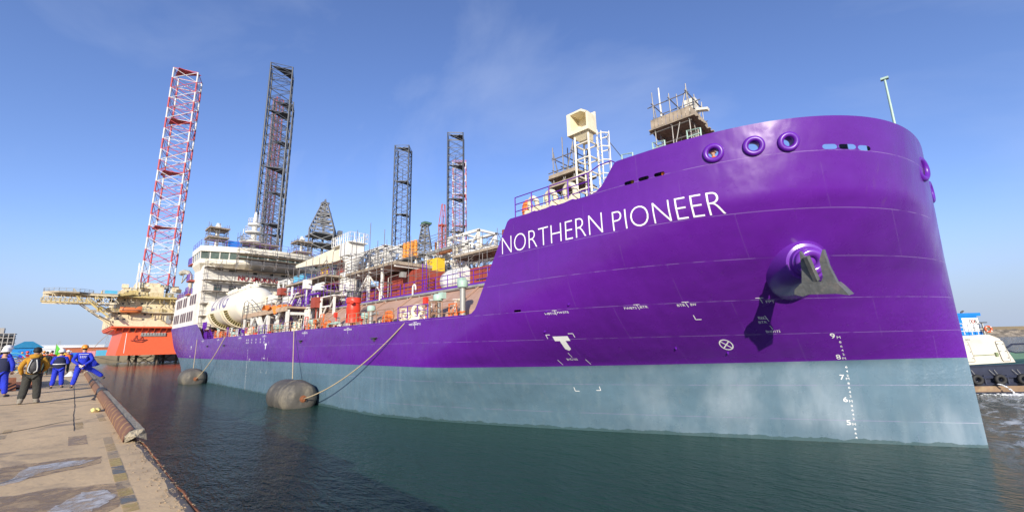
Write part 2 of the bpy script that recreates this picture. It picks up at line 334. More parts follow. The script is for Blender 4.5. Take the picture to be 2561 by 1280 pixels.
def shell_mat():
    m = D.materials.new('ship_shell_paint'); m.use_nodes = True; t = m.node_tree; b = t.nodes['Principled BSDF']; L = t.links
    g = nd(t, 'ShaderNodeNewGeometry'); sp = nd(t, 'ShaderNodeSeparateXYZ'); L.new(g.outputs['Position'], sp.inputs[0])
    X, Y, Z = sp.outputs
    def mth(op, a, b_=None, c=None):
        n = nd(t, 'ShaderNodeMath', operation=op)
        for i, s in enumerate((a, b_, c)):
            if s is None: continue
            if isinstance(s, (int, float)): n.inputs[i].default_value = s
            else: L.new(s, n.inputs[i])
        return n.outputs[0]
    def noise(sc, det, st, ):
        mp = nd(t, 'ShaderNodeMapping'); mp.inputs['Scale'].default_value = st; L.new(g.outputs['Position'], mp.inputs[0])
        n = nd(t, 'ShaderNodeTexNoise', Scale=sc, Detail=det, Roughness=.6); L.new(mp.outputs[0], n.inputs['Vector']); return n.outputs[0]
    def rng(s, a, b_, c, d):
        r = nd(t, 'ShaderNodeMapRange'); r.inputs['From Min'].default_value = a; r.inputs['From Max'].default_value = b_; r.inputs['To Min'].default_value = c; r.inputs['To Max'].default_value = d
        L.new(s, r.inputs[0]); return r.outputs[0]
    # boundary between the purple topsides and the grey-blue bottom paint
    zb = rng(X, -20, 0, 3.27, 3.55)
    below = mth('LESS_THAN', Z, zb)
    col = nd(t, 'ShaderNodeMixRGB'); col.inputs[1].default_value = (.102, .012, .25, 1); col.inputs[2].default_value = (.100, .172, .226, 1); L.new(below, col.inputs[0])
    # chalky weathering in long horizontal cloudy patches
    w = nd(t, 'ShaderNodeMixRGB', blend_type='MULTIPLY'); w.inputs[0].default_value = 1; L.new(col.outputs[0], w.inputs[1]); L.new(rng(noise(.35, 5, (.4, 1, 1.4)), .3, .7, .86, 1.16), w.inputs[2])
    # pale sky reflection and dapple painted into the bottom colour near the bow
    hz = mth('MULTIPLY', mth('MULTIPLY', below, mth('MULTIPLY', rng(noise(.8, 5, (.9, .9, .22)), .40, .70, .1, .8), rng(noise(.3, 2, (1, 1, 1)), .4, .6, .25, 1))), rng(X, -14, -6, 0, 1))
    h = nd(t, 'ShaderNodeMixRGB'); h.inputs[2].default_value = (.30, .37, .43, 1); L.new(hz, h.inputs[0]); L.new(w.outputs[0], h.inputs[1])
    # runs on the bottom paint
    rn = mth('MULTIPLY', below, rng(noise(1.0, 4, (2.6, 2.6, .12)), .5, .75, 0, .3))
    h2 = nd(t, 'ShaderNodeMixRGB'); h2.inputs[2].default_value = (.2, .27, .3, 1); L.new(rn, h2.inputs[0]); L.new(h.outputs[0], h2.inputs[1])
    # plate seams
    seams = None
    for z0 in (10.87, 9.0, 7.5, 6.05, 4.7, 2.45, .95):
        d = mth('LESS_THAN', mth('ABSOLUTE', mth('SUBTRACT', Z, z0)), .011)
        seams = d if seams is None else mth('MAXIMUM', seams, d)
    # butt joints, staggered from strake to strake
    row = mth('FLOOR', mth('DIVIDE', Z, 1.5))
    ph = mth('MULTIPLY', mth('FRACT', mth('MULTIPLY', row, .37)), 4.2)
    bj = mth('LESS_THAN', mth('ABSOLUTE', mth('SUBTRACT', mth('MODULO', mth('ADD', mth('ADD', X, ph), 200.0), 4.2), 2.1)), .010)
    brk = rng(noise(1.3, 3, (1, 1, 1)), .42, .5, .15, 1)
    sm = mth('MULTIPLY', mth('MAXIMUM', seams, mth('MULTIPLY', bj, .28)), brk)
    s1 = nd(t, 'ShaderNodeMixRGB'); s1.inputs[2].default_value = (.36, .28, .5, 1); L.new(mth('MULTIPLY', sm, .38), s1.inputs[0]); L.new(h2.outputs[0], s1.inputs[1])
    wet = mth('LESS_THAN', Z, rng(noise(1.4, 4, (1, 1, 1)), .3, .7, .07, .22))
    s2 = nd(t, 'ShaderNodeMixRGB'); s2.inputs[2].default_value = (.035, .075, .07, 1); L.new(mth('MULTIPLY', wet, .7), s2.inputs[0]); L.new(s1.outputs[0], s2.inputs[1])
    # faint rust weeps under fittings and from the seams
    rw = mth('MULTIPLY', rng(noise(1.0, 5, (1.8, 1.8, .16)), .66, .76, 0, .22), rng(noise(.22, 2, (1, 1, 1)), .5, .6, 0, 1))
    s3 = nd(t, 'ShaderNodeMixRGB'); s3.inputs[2].default_value = (.17, .10, .12, 1); L.new(rw, s3.inputs[0]); L.new(s2.outputs[0], s3.inputs[1])
    L.new(s3.outputs[0], b.inputs['Base Color'])
    L.new(rng(noise(.8, 4, (1, 1, 1)), .3, .7, .20, .36), b.inputs['Roughness'])
    b.inputs['Specular IOR Level'].default_value = .5
    # oil-canned plating: long soft bumps, and a rougher scuffed patch round the forefoot
    hgt = mth('ADD', mth('MULTIPLY', noise(.5, 2, (1, 1, 1)), .16), mth('MULTIPLY', noise(1.6, 2, (1, 1, .6)), .035))
    scuff = mth('MULTIPLY', mth('MULTIPLY', rng(X, -1.7, .2, 0, 1), rng(Z, 7.0, 5.2, 0, 1)), rng(Z, 1.7, 2.6, 0, 1))
    hgt = mth('ADD', hgt, mth('MULTIPLY', mth('MULTIPLY', noise(6, 4, (1, 1, 1)), .08), scuff))
    hgt = mth('ADD', hgt, mth('MULTIPLY', seams, -.004))
    rib = mth('MULTIPLY', mth('SINE', mth('MULTIPLY', X, 9.0)), rng(noise(.7, 3, (1, 1, 1)), .45, .65, .0, .012))
    hgt = mth('ADD', hgt, rib)
    bp = nd(t, 'ShaderNodeBump', Strength=.38, Distance=1.0); L.new(hgt, bp.inputs['Height']); L.new(bp.outputs[0], b.inputs['Normal'])
    # openings cut through the bulwark (stadium shaped), starboard side only
    holes = None
    for (u, z, a, r) in HOLES:
        dx = mth('MAXIMUM', mth('SUBTRACT', mth('ABSOLUTE', mth('SUBTRACT', X, u)), a), 0.0); dz = mth('SUBTRACT', Z, z)
        inside = mth('LESS_THAN', mth('ADD', mth('MULTIPLY', dx, dx), mth('MULTIPLY', dz, dz)), r*r)
        holes = inside if holes is None else mth('MAXIMUM', holes, inside)
    holes = mth('MULTIPLY', holes, mth('LESS_THAN', Y, CL-.5))
    L.new(mth('SUBTRACT', 1.0, holes), b.inputs['Alpha'])
    return m
HOLES = [(-4.34, 11.25, .05, .17), (-3.11, 11.24, .05, .17), (-2.15, 11.23, .04, .16),
         (-7.53, 10.91, .14, .075), (-6.92, 10.92, .14, .075), (-6.29, 10.93, .13, .075),
         (-1.11, 10.98, .10, .085), (-.67, 10.98, .13, .085), (-.25, 10.96, .07, .085), (-13.99, 6.12, .16, .05)]
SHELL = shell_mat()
SHIP = thing('cargo_ship', 'long purple and grey-blue ship with a tall rounded bow, lettered NORTHERN PIONEER', 'ship', (-53, CL, 0))
us = sorted(set([u for u in TU] + [u for u in BU] + [-107.6+(107.6-30)*i/70 for i in range(71)] + [-30+22*i/60 for i in range(61)] + [1.5-9.5*(s/54)**3 for s in range(55)]))
cols = []; NZ = 66
for u in us:
    zt = interp(u, TU, TZ); zb = interp(u, BU, BZ)
    cols.append([(u, hv(u, zb+(zt-zb)*j/NZ), zb+(zt-zb)*j/NZ) for j in range(NZ+1)])
mb = MB()
for side in (0, 1):
    vs = []; fs = []
    for c in cols: vs += [(x, y if side == 0 else 2*CL-y, z) for x, y, z in c]
    for i in range(len(cols)-1):
        for j in range(NZ):
            a = i*(NZ+1)+j; q = (a, a+NZ+1, a+NZ+2, a+1); fs.append(q if side == 0 else q[::-1])
    mb.add(vs, fs)
c = cols[0]; n = len(mb.v)
mb.add([p for p in c]+[(x, 2*CL-y, z) for x, y, z in c], [(j, j+1, NZ+2+j, NZ+1+j) for j in range(NZ)])
for i in range(len(us)-1):       # the counter under the stern
    if us[i+1] <= -90:
        a, b = cols[i][0], cols[i+1][0]; mb.quad(a, b, (b[0], 2*CL-b[1], b[2]), (a[0], 2*CL-a[1], a[2]))
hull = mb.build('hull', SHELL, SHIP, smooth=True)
# inside face of the bulwark and the decks
mb = MB()
def deckstrip(u0, u1, z, n=40, inset=.12):
    for i in range(n):
        a = u0+(u1-u0)*i/n; b = u0+(u1-u0)*(i+1)/n
        va = hv(a, z)+inset; vb = hv(b, z)+inset
        mb.quad((a, va, z), (b, vb, z), (b, 2*CL-vb, z), (a, 2*CL-va, z))
deckstrip(-107.4, -84.6, 7.8); deckstrip(-84.6, -14.6, 5.95); deckstrip(-14.6, 1.2, 10.55, 80)
mb.box((-15, CL, 8.25), (.3, 21.6, 4.5)); mb.box((-84.6, CL, 6.9), (.2, 21.6, 1.9))
mb.build('deck', mat('deck_red_oxide', (.22, .07, .05), .8, var=.2), SHIP)
mb = MB()      # rubbing bar along the rounded gunwale
for i in range(120):
    a = -78.3+60.4*i/120; b = -78.3+60.4*(i+1)/120
    mb.tube((a, 15.22, 6.12), (b, 15.22, 6.12), .035, 6, cap=False)
mb.build('gunwale_bar', PURP, SHIP)

# ---- lettering and marks painted on the shell
def slice_flat(vs, fs, step):
    bm = bmesh.new(); V = [bm.verts.new((x, y, 0)) for x, y in vs]
    for f in fs:
        try: bm.faces.new([V[i] for i in f])
        except ValueError: pass
    for ax in (0, 1):
        lo = min(v.co[ax] for v in bm.verts); hi = max(v.co[ax] for v in bm.verts); c = lo+step
        while c < hi:
            co = [0, 0, 0]; no = [0, 0, 0]; co[ax] = c; no[ax] = 1
            bmesh.ops.bisect_plane(bm, geom=bm.verts[:]+bm.edges[:]+bm.faces[:], plane_co=co, plane_no=no); c += step
    bm.verts.index_update(); r = [(v.co.x, v.co.y) for v in bm.verts], [tuple(v.index for v in f.verts) for f in bm.faces]; bm.free(); return r
def shelltext(mb, txt, u, z, size, width=None, bold=0.0, shear=0.0, zs=1.0, center=False):
    vs, fs = textmesh(txt, size, width, bold); w = max(v[0] for v in vs); x0 = u-(w/2 if center else 0)
    if size > .5: vs, fs = slice_flat(vs, fs, .16)
    mb.add([hpt(x0+x, z+y*zs, .008) for x, y in vs], fs)
def shellstrip(mb, u0, z0, u1, z1, w, n=6):
    """painted stroke from (u0,z0) to (u1,z1) on the shell"""
    du, dz = u1-u0, z1-z0; l = math.hypot(du, dz); nx, nz = -dz/l*w/2, du/l*w/2
    vs = []
    for i in range(n+1):
        u = u0+du*i/n; z = z0+dz*i/n; vs += [hpt(u+nx, z+nz, .008), hpt(u-nx, z-nz, .008)]
    mb.add(vs, [(2*i, 2*i+1, 2*i+3, 2*i+2) for i in range(n)])
mb = MB(); shelltext(mb, 'NORTHERN', -14.86, 9.06, .93, 5.97, -.02); mb.build('name_lettering', WPAINT, SHIP)
mb = MB(); shelltext(mb, 'PIONEER', -8.42, 9.02, .86, 4.12, -.02); mb.build('name_lettering', WPAINT, SHIP)
def mark(name='hull_mark'):
    global mb
    mb.build(name, WPAINT, SHIP); mb = MB()
for k, (z, name) in enumerate([(4.5, '9'), (3.6, '8'), (2.72, '7'), (1.76, '6'), (.78, '5')]):
    u = -2.36-.045*k; mb = MB()
    shelltext(mb, name, u-.19, z-.02, .20, .15, .012); mark('draught_mark'); shelltext(mb, 'M', u, z-.04, .1, .11); mark('draught_mark')
    st = .19
    for i, d in enumerate('8642'):
        zz = z-.19-st*i*(.96 if k else .92)
        if zz > .12: shelltext(mb, d, u+.02-.008*i, zz-.04, .085, .07, .008); mark('draught_mark')
    mark('draught_mark')

mb = MB(); cu, cz = -6.04, 4.3
for i in range(32):
    a, b = 2*pi*i/32, 2*pi*(i+1)/32
    mb.add([hpt(cu+.235*cos(a)*r, cz+.235*sin(a)*r, .008) for r in (1, .82)]+[hpt(cu+.235*cos(b)*r, cz+.235*sin(b)*r, .008) for r in (1, .82)], [(0, 1, 3, 2)])
for s in (-1, 1): shellstrip(mb, cu-.145, cz-.145*s, cu+.145, cz+.145*s, .04)
mb.build('bow_thruster_symbol', WPAINT, SHIP)
def tmark(mb, u, z, s=1.0):
    for a, b, c_, d, w in ((-.34, 0, .38, 0, .22), (0.02, -.11, .02, -.50, .27)): shellstrip(mb, u+a*s, z+b*s, u+c_*s, z+d*s, w*s)
    mb.add([hpt(u-.115*s, z-.5*s, .008), hpt(u+.02*s, z-.58*s, .008), hpt(u+.155*s, z-.5*s, .008)], [(0, 1, 2)])
def corner(mb, u, z, du, dz, w=.03):
    shellstrip(mb, u, z, u+du, z, w, 3); shellstrip(mb, u, z, u, z+dz, w, 3)
mb = MB(); tmark(mb, -12.33, 4.74); mb.build('tug_mark', WPAINT, SHIP)
mb = MB()
corner(mb, -12.95, 4.93, .2, -.18); mark(); corner(mb, -11.65, 4.96, -.22, -.18); mark(); corner(mb, -13.1, 2.1, .2, .2); mark(); corner(mb, -11.9, 2.15, -.2, .2); mark()
shellstrip(mb, -13.2, 3.7, -13.15, 3.45, .03, 3); mark(); shellstrip(mb, -11.9, 3.72, -11.85, 3.47, .03, 3); mark()
shelltext(mb, 'BHD160', -12.5, 3.68, .1, .5, 0, center=True); shellstrip(mb, -12.45, 4.05, -12.42, 3.83, .025, 3)
for txt, u, z, wd in (('WBT1S', -12.55, 5.9, .55), ('FW3TS', -11.9, 5.92, .55), ('FWBTS', -8.95, 5.95, .48), ('BTR', -8.33, 5.97, .3), ('BTR', -6.98, 5.97, .28), ('BW', -6.52, 5.98, .2), ('FPT', -4.1, 5.98, .27), ('BW', -4.55, 5.38, .2), ('BTR', -4.6, 5.2, .27), ('BHD173', -4.5, 4.82, .45)):
    shelltext(mb, txt, u, z-.05, .09, wd, .006); mark()
for u, z in ((-12.0, 6.02), (-8.42, 6.07), (-6.66, 6.08), (-4.25, 6.12)):
    shellstrip(mb, u-.12, z, u+.12, z, .022, 3); shellstrip(mb, u, z, u+.04, z-.2, .022, 3); mark()
shellstrip(mb, -4.32, 5.45, -4.26, 5.22, .022, 3); shellstrip(mb, -4.5, 5.33, -4.3, 5.33, .02, 3); shellstrip(mb, -4.3, 5.05, -4.25, 4.9, .022, 3)
corner(mb, -6.6, 5.38, .2, .18)
for u in (-22.7, -31.7, -40.0, -50.9, -59.8, -70.0, -79.0):
    shelltext(mb, 'WBT2S WBT1S' if u > -30 else 'WBT3S WBT2S', u-.6, 5.8, .12, 1.3, .012); shellstrip(mb, u+.05, 5.97, u+.1, 5.55, .03, 3); shellstrip(mb, u-.1, 5.98, u+.3, 5.98, .025, 3); mark()
for u in (-50.9, -52.2, -53.7, -55.2, -56.5, -57.1):
    shelltext(mb, '8', u, 5.5, .16, .28, .01); mark(); shelltext(mb, '0', u, 5.18, .17, .3, .01); mark()
for i in range(26):
    z = 4.4-.17*i; shelltext(mb, '5864287642'[i % 10], -56.2+.01*i, z, .09, .15, .02); mark('draught_mark')
    if i in (6, 7): shelltext(mb, 'MM', -55.4, z, .1, .4, .01)
mark('draught_mark')
tmark(mb, -50.2, 5.0, .9); mark('tug_mark'); corner(mb, -51.0, 5.2, .25, -.2); mark(); corner(mb, -49.2, 5.2, -.25, -.2); mark(); corner(mb, -51.0, 2.1, .25, .25); mark(); corner(mb, -49.2, 2.1, -.25, .25); mark()
shelltext(mb, 'BHD', -50.6, 3.5, .14, .6, .01); shellstrip(mb, -50.3, 3.95, -50.27, 3.75, .03, 3); corner(mb, -51.0, 3.35, .05, .3); corner(mb, -49.2, 3.35, .05, .3)
mark(); tmark(mb, -86.6, 5.1, .8); shelltext(mb, 'BHD', -87, 3.5, .14, .8, .01)
mb.build('hull_marks', WPAINT, SHIP)

# ---- mooring chocks: fat rolled rings round the openings
for (u, z, R) in ((-4.34, 11.25, .265), (-3.11, 11.24, .265), (-2.15, 11.23, .255)):
    mb = MB(); nrm = hn(u, z); mb.torus(hpt(u, z, .02), R, .10, nrm, 36, 12); o = mb.build('mooring_chock', PURP, SHIP, smooth='all')
    mb = MB(); p = hpt(u, z); q = p-nrm*.45
    x = Vector((1, 0, 0)); x = (x-nrm*x.dot(nrm)).normalized(); yv = nrm.cross(x); n = 28
    ring = lambda c, r: [c+x*cos(2*pi*i/n)*r*1.12+yv*sin(2*pi*i/n)*r for i in range(n)]
    mb.add(ring(p, .2)+ring(p-nrm*.12, .17)+ring(q, .2), [(k*n+i, k*n+(i+1) % n, (k+1)*n+(i+1) % n, (k+1)*n+i) for k in range(2) for i in range(n)])
    mb.build('chock_sleeve', PURP, o, smooth='all')
mb = MB(); p = Vector((1.20, 22.2, 10.85)); mb.torus(p, .4, .12, Vector((.9, -.35, 0)), 32, 10)
o = mb.build('mooring_chock', PURP, SHIP, smooth='all')
mb = MB(); mb.lathe([(0, .0), (.34, .0)], p, 20, dirv=(.9, -.35, 0)); mb.build('chock_opening', DARK, o)
mb = MB(); p = Vector((1.46, 25.2, 10.6)); mb.torus(p, .4, .12, Vector((1, -.15, 0)), 32, 10); mb.build('mooring_chock', PURP, SHIP, smooth='all')
# small fittings standing off the shell
for (u, z) in ((-12.4, 6.0), (-11.2, 6.25), (-12.9, 5.1), (-7.9, 4.2), (-6.15, 3.95), (-27.45, 5.1), (-40.6, 5.18), (-66.5, 5.1), (-75.5, 5.1)):
    mb = MB(); n_ = hn(u, z); p = hpt(u, z, 0); mb.tube(p, p+n_*.06, .05, 10); mb.tube(p+n_*.06, p+n_*.10, .02, 8); 
    if u < -20: mb.box(p+Vector((0, -.1, .04)), (.7, .25, .05)); mb.box(p+Vector((.0, -.07, -.08)), (.12, .16, .2))
    mb.build('discharge_fitting', DGREY if u < -20 else PURP, SHIP)

# ---- hawse pipe: oblique cone with a rolled bell mouth
base_c = Vector((-2.86, 18.9, 7.32)); ring_c = Vector((-2.12, 17.55, 7.12)); ax = (ring_c-base_c).normalized()
mb = MB(); prof = [(1.5, -1.0), (1.16, 0.0), (.66, 1.0), (.56, 1.02), (.53, 1.2), (.44, 1.32)]
mb.lathe(prof[:-1]+[(.47, 1.25)], base_c, 44, dirv=ax)
cone = mb.build('hawse_pipe', mat('glossy_purple_paint', (.15, .03, .36), .2, var=.05, coat=.4), SHIP, smooth=True)
mb = MB(); end = base_c+ax*1.3
mb.torus(end, .33, .16, ax, 40, 14); mb.lathe([(.2, -.9), (.2, 0)], end, 24, dirv=ax); mb.build('bell_mouth', mat('glossy_purple_paint', (.15, .03, .36), .2), cone, smooth='all')
mb = MB(); mb.lathe([(.001, 0), (.24, 0.001)], end-ax*.3, 24, dirv=ax); mb.build('pipe_bore', DARK, cone)
# anchor hangs from the hawse pipe: a thing of its own
AN = thing('anchor', 'grey stockless anchor with two pointed flukes hanging at the bow hawse pipe', 'anchor', (-2.0, 17.2, 6.0))
ANM = mat('anchor_grey_paint', (.12, .125, .12), .5, .2, var=.2, vscale=4, dirt=(.3, .24, .2), dirt_amt=.4, dirt_scale=3, bump=.3)
A0 = Vector((-2.05, 17.15, 5.93)); ux = Vector((.985, -.17, -.11)).normalized(); uz = Vector((.03, -.16, .98)).normalized(); uy = ux.cross(uz).normalized()
def AP(x, z, y=0): return A0+ux*x*.9+uz*z*.95-uy*(-y)
def plate(mb, pts, y0, y1):
    mb.prism([AP(x, z, y0) for x, z in pts], AP(0, 0, y1)-AP(0, 0, y0))
mb = MB()
plate(mb, [(-.50, .42), (-.44, .85), (-.42, 1.5), (-.40, 1.55), (-.20, 1.10), (-.12, .62), (-.05, .45)], -.09, .10)
mb.build('fluke', ANM, AN)
mb = MB()
plate(mb, [(.60, .42), (.42, 1.0), (.34, 1.56), (.31, 1.56), (.17, 1.2), (.20, .62), (.12, .45)], -.09, .10)
mb.build('fluke', ANM, AN)
mb = MB()
prof = [(-.78, .02), (-.74, .20), (-.50, .42), (-.30, .46), (.12, .46), (.40, .44), (.60, .42), (.76, .22), (.90, .0), (.55, .05), (.1, .03), (-.3, .02), (-.52, -.06)]
n = len(prof); f = [AP(x, z, -.26-.10*(1-z/.46)) for x, z in prof]; b = [AP(x, z, .16) for x, z in prof]
mb.add(f+b, [tuple(range(n)), tuple(range(2*n-1, n-1, -1))]+[(i, n+i, n+(i+1) % n, (i+1) % n) for i in range(n)])
mb.build('crown', ANM, AN)
mb = MB()
mb.prism([AP(-.2, .5, -.16), AP(.0, .44, -.16), AP(-.22, 1.28, -.04), AP(-.34, 1.25, -.04)], uy*.16)
mb.prism([AP(-.10, .46, -.33), AP(.02, .46, -.33), AP(-.03, .04, -.44)], uy*.1)
mb.bar(AP(-.02, .5, .05), AP(-.16, 1.35, .25), .13, .17); mb.bar(AP(-.16, 1.3, .2), end-ax*.2, .12, .15); mb.build('shank', ANM, AN)
mb = MB(); mb.box(AP(-.20, .98, -.13), (.07, .05, .07)); mb.box(AP(.22, .98, -.13), (.06, .05, .09)); mb.build('anode', WHITE, AN)

# ================================================================== helpers for rails, scaffolds, lattices
def rail(mb, pts, h=1.05, sp=1.5, r=.025, bars=3, n=5):
    P = [Vector(p) for p in pts]
    for a, b in zip(P, P[1:]):
        for k in range(bars): z = Vector((0, 0, h*(k+1)/bars)); mb.tube(a+z, b+z, r, n)
        m = max(1, round((b-a).length/sp))
        for i in range(m+1): q = a+(b-a)*i/m; mb.tube(q, q+Vector((0, 0, h)), r*1.2, n)
    return mb
def scaffold_parts(T, x0, x1, y0, y1, z0, z1, nx, ny, lift=2.0, r=.035, decks=(), over=.8, diag=True, jit=.0, deckmat=None, toe=True):
    """tube scaffold: standards, ledgers, boards"""
    X = [x0+(x1-x0)*i/nx for i in range(nx+1)]; Y = [y0+(y1-y0)*i/ny for i in range(ny+1)]
    mb = MB()
    for x in X:
        for y in Y: mb.tube((x, y, z0), (x, y, z1+random.random()*over), r, 5)
    z = z0+lift*.5; k = 0
    while z < z1+.01:
        for y in Y: mb.tube((x0-random.random()*.35, y, z), (x1+random.random()*.35, y, z), r, 5)
        for x in X: mb.tube((x, y0-random.random()*.35, z+.06), (x, y1+random.random()*.35, z+.06), r, 5)
        z += lift/2; k += 1
    if diag:
        for y in (y0, y1): mb.tube((x0, y, z0), (x1, y, z1), r, 5)
        for x in (x0, x1): mb.tube((x, y1, z0), (x, y0, z1), r, 5)
    mb.build('tube_frame', SCAF, T)
    for zd in decks:
        mb = MB(); w = .24; y = y0-.15
        while y < y1+.1:
            mb.box(((x0+x1)/2, y+w/2, zd+.03*random.random()), (x1-x0+.5+random.random()*.3, w*.94, .05)); y += w
        if toe:
            for yy in (y0-.16, y1+.16): mb.box(((x0+x1)/2, yy, zd+.1), (x1-x0+.4, .04, .2))
            for xx in (x0-.16, x1+.16): mb.box((xx, (y0+y1)/2, zd+.1), (.04, y1-y0+.3, .2))
        mb.build('board_deck', deckmat or PLANK, T)
def lattice_leg(mb, c, w, z0, z1, bay, rc, rb, n=6, plan=4, mats=None, hor=.9, slices=None):
    """square or triangular X-braced truss column about the vertical through c"""
    P = [Vector((c[0]+w/2*sqrt(2)*cos(pi/4+radians(plan)+k*pi/2), c[1]+w/2*sqrt(2)*sin(pi/4+radians(plan)+k*pi/2), 0)) for k in range(4)]
    z = z0; i = 0
    while z < z1-.01:
        zt = min(z+bay, z1)
        if mats: mb.mi = mats[i % len(mats)]
        for k in range(4):
            a = P[k]; b = P[(k+1) % 4]; A = Vector((0, 0, z)); B = Vector((0, 0, zt))
            mb.tube(a+A, a+B, rc, n); mb.tube(a+A, b+A, rb*hor, 4)
            mb.tube(a+A, b+B, rb, 4); mb.tube(b+A, a+B, rb, 4)
        z = zt; i += 1
    for k in range(4): mb.tube(P[k]+Vector((0, 0, z1)), P[(k+1) % 4]+Vector((0, 0, z1)), rb, 4)

# ================================================================== accommodation and bridge
WB = mat('house_white_paint', (.74, .72, .66), .45, var=.06, dirt=(.5, .44, .36), dirt_amt=.35, dirt_scale=.6, dirt_stretch=(1, 1, .3))
acc = MB()
acc.bb((-107.2, 15.32, 8.7), (-87.6, 37.28, 14.4))
house = acc.build('accommodation_block', WB, SHIP)
for zc, (u0, u1) in ((10.35, (-105.4, -88.9)), (13.15, (-104.2, -88.9))):
    for g0, cnt in ((0, 3), (6.1, 3 if zc < 12 else 2), (11.8, 3)):
        for k in range(cnt):
            u = u0+g0+k*1.75
            f = MB(); f.bb((u-.6, 15.27, zc-.85), (u+.6, 15.33, zc+.85)); w = f.build('window', mat('window_frame_grey', (.25, .2, .2), .5), house)
            f = MB(); f.bb((u-.48, 15.25, zc-.72), (u+.48, 15.266, zc+.72)); f.build('pane', mat('dark_red_brown_opening', (.07, .03, .03), .4), w)
tow = MB(); tow.bb((-94.6, 15.7, 14.4), (-87.5, 37, 18.9)); tow.bb((-87.6, 15.72, 7.8), (-87.46, 37, 14.39))
tower = tow.build('bridge_tower', WB, SHIP)
for u, z0 in ((-94.7, 14.4),): pass
for z in (10.2, 12.5, 14.8, 16.4, 18.3):       # swedge lines of the front plating
    s_ = MB(); s_.bb((-87.46, 15.8, z), (-87.42, 36.9, z+.07)); s_.build('stiffener', WB, tower)
for v, z, w, h in ((17.9, 18.55, 1.0, .55), (20.0, 18.5, 1.0, .55), (23.6, 18.3, .5, .5), (26.4, 18.25, .4, .4), (28.7, 18.3, 1.1, .4), (30.9, 18.3, 1.1, .4), (18.0, 15.1, 1.0, .9), (20.2, 15.1, .9, .9), (23.2, 15.1, .5, .9), (32.0, 15.1, .8, .8), (34.5, 15.1, .8, .8), (17.8, 11.6, .7, .9), (20.4, 11.6, .7, .9)):
    f = MB(); f.bb((-87.47, v-w/2-.1, z-h/2-.1), (-87.40, v+w/2+.1, z+h/2+.1)); wi = f.build('window', mat('window_frame_grey', (.25, .2, .2), .5), tower)
    f = MB(); f.bb((-87.41, v-w/2, z-h/2), (-87.385, v+w/2, z+h/2)); f.build('pane', GLASS, wi)
def bridge_ring(k, z): # plan outline of the wheelhouse, k pushes the front out
    return [(-94.2, 15.2-k*.3, z), (-88.0+k, 15.1-k*.3, z), (-85.2+k, 21.5, z), (-84.6+k, 26.3, z), (-85.2+k, 31.1, z), (-88.0+k, 37.5+k*.3, z), (-94.2, 37.4+k*.3, z)]
def loft(mb, A, B):
    n = len(A); mb.add(A+B, [(i, (i+1) % n, n+(i+1) % n, n+i) for i in range(n)])
mb = MB(); loft(mb, bridge_ring(-1.9, 18.3), bridge_ring(.1, 19.3)); loft(mb, bridge_ring(.1, 19.3), bridge_ring(.3, 20.05)); loft(mb, bridge_ring(.3, 20.05), bridge_ring(.05, 20.06))
loft(mb, bridge_ring(.75, 21.3), bridge_ring(.9, 22.2)); r = bridge_ring(.9, 22.2); mb.add(r, [tuple(range(7))]); r = bridge_ring(.75, 21.3); mb.add(r, [tuple(range(6, -1, -1))])
wheelhouse = mb.build('wheelhouse', mat('wheelhouse_cream_paint', (.78, .74, .62), .4, var=.04, dirt=(.5, .44, .34), dirt_amt=.3, dirt_scale=.7), SHIP)
A = bridge_ring(.05, 20.06); B = bridge_ring(.35, 21.3)
for i in range(6):
    a, b, c_, d = Vector(A[i]), Vector(A[i+1]), Vector(B[i+1]), Vector(B[i]); m = max(3, round((b-a).length/1.5))
    for k in range(m):
        t0, t1 = (k+.07)/m, (k+.93)/m; f = MB(); f.quad(a.lerp(b, t0), a.lerp(b, t1), d.lerp(c_, t1), d.lerp(c_, t0)); f.build('bridge_window', mat('greenish_bridge_glass', (.09, .13, .12), .06, var=.3, vscale=.6), wheelhouse)
        f = MB(); f.bar(a.lerp(b, k/m), d.lerp(c_, k/m), .16, .16); f.build('mullion', WB, wheelhouse)
mb = MB()
rr = [(x, y, z+.02) for x, y, z in bridge_ring(.6, 22.2)]; rail(mb, rr+[rr[0]], 1.1, 1.8, .022, 2); mb.build('roof_railing', PURP, SHIP)
for z, u0 in ((20.0, -96.6), (17.0, -96.2), (14.5, -96)):
    mb = MB(); mb.bb((u0, 14.9, z-.25), (-93.6, 17, z)); o = mb.build('side_balcony', REDBOX, SHIP)
    mb = MB(); rail(mb, [(-93.6, 14.9, z), (u0, 14.9, z), (u0, 17, z)], 1.2, .7, .035); mb.build('balcony_railing', PURP, o)
mb = MB(); rail(mb, [(-107, 15.5, 14.42), (-94, 15.5, 14.42)], 1.1, 1.6, .04); mb.build('house_railing', PURP, SHIP)
mb = MB(); rail(mb, [(-107, 15.5, 14.42), (-107, 37, 14.42)], 1.1, 1.6, .04); mb.build('house_railing', PURP, SHIP)
mb = MB(); mb.path([(-99, 16, 14.4), (-99, 16, 17.4), (-99.6, 15.9, 18.6), (-101.5, 15.8, 19.4), (-104.5, 15.6, 19.9), (-106.5, 15.5, 19.7)], .38, 8, rr=[.35, .34, .4, .45, .5, .3]); mb.ell((-106.3, 15.6, 19.9), (.9, .6, .55), 10, 6)
mb.tube((-101, 15.8, 18.9), (-105.5, 15.6, 17.8), .12); mb.tube((-105.5, 15.6, 17.8), (-104.5, 15.6, 19.7), .1); mb.build('boat_davit', mat('davit_paint', (.45, .42, .33), .6, var=.4, vscale=2, dirt=RUST, dirt_amt=.5, dirt_scale=2), SHIP)
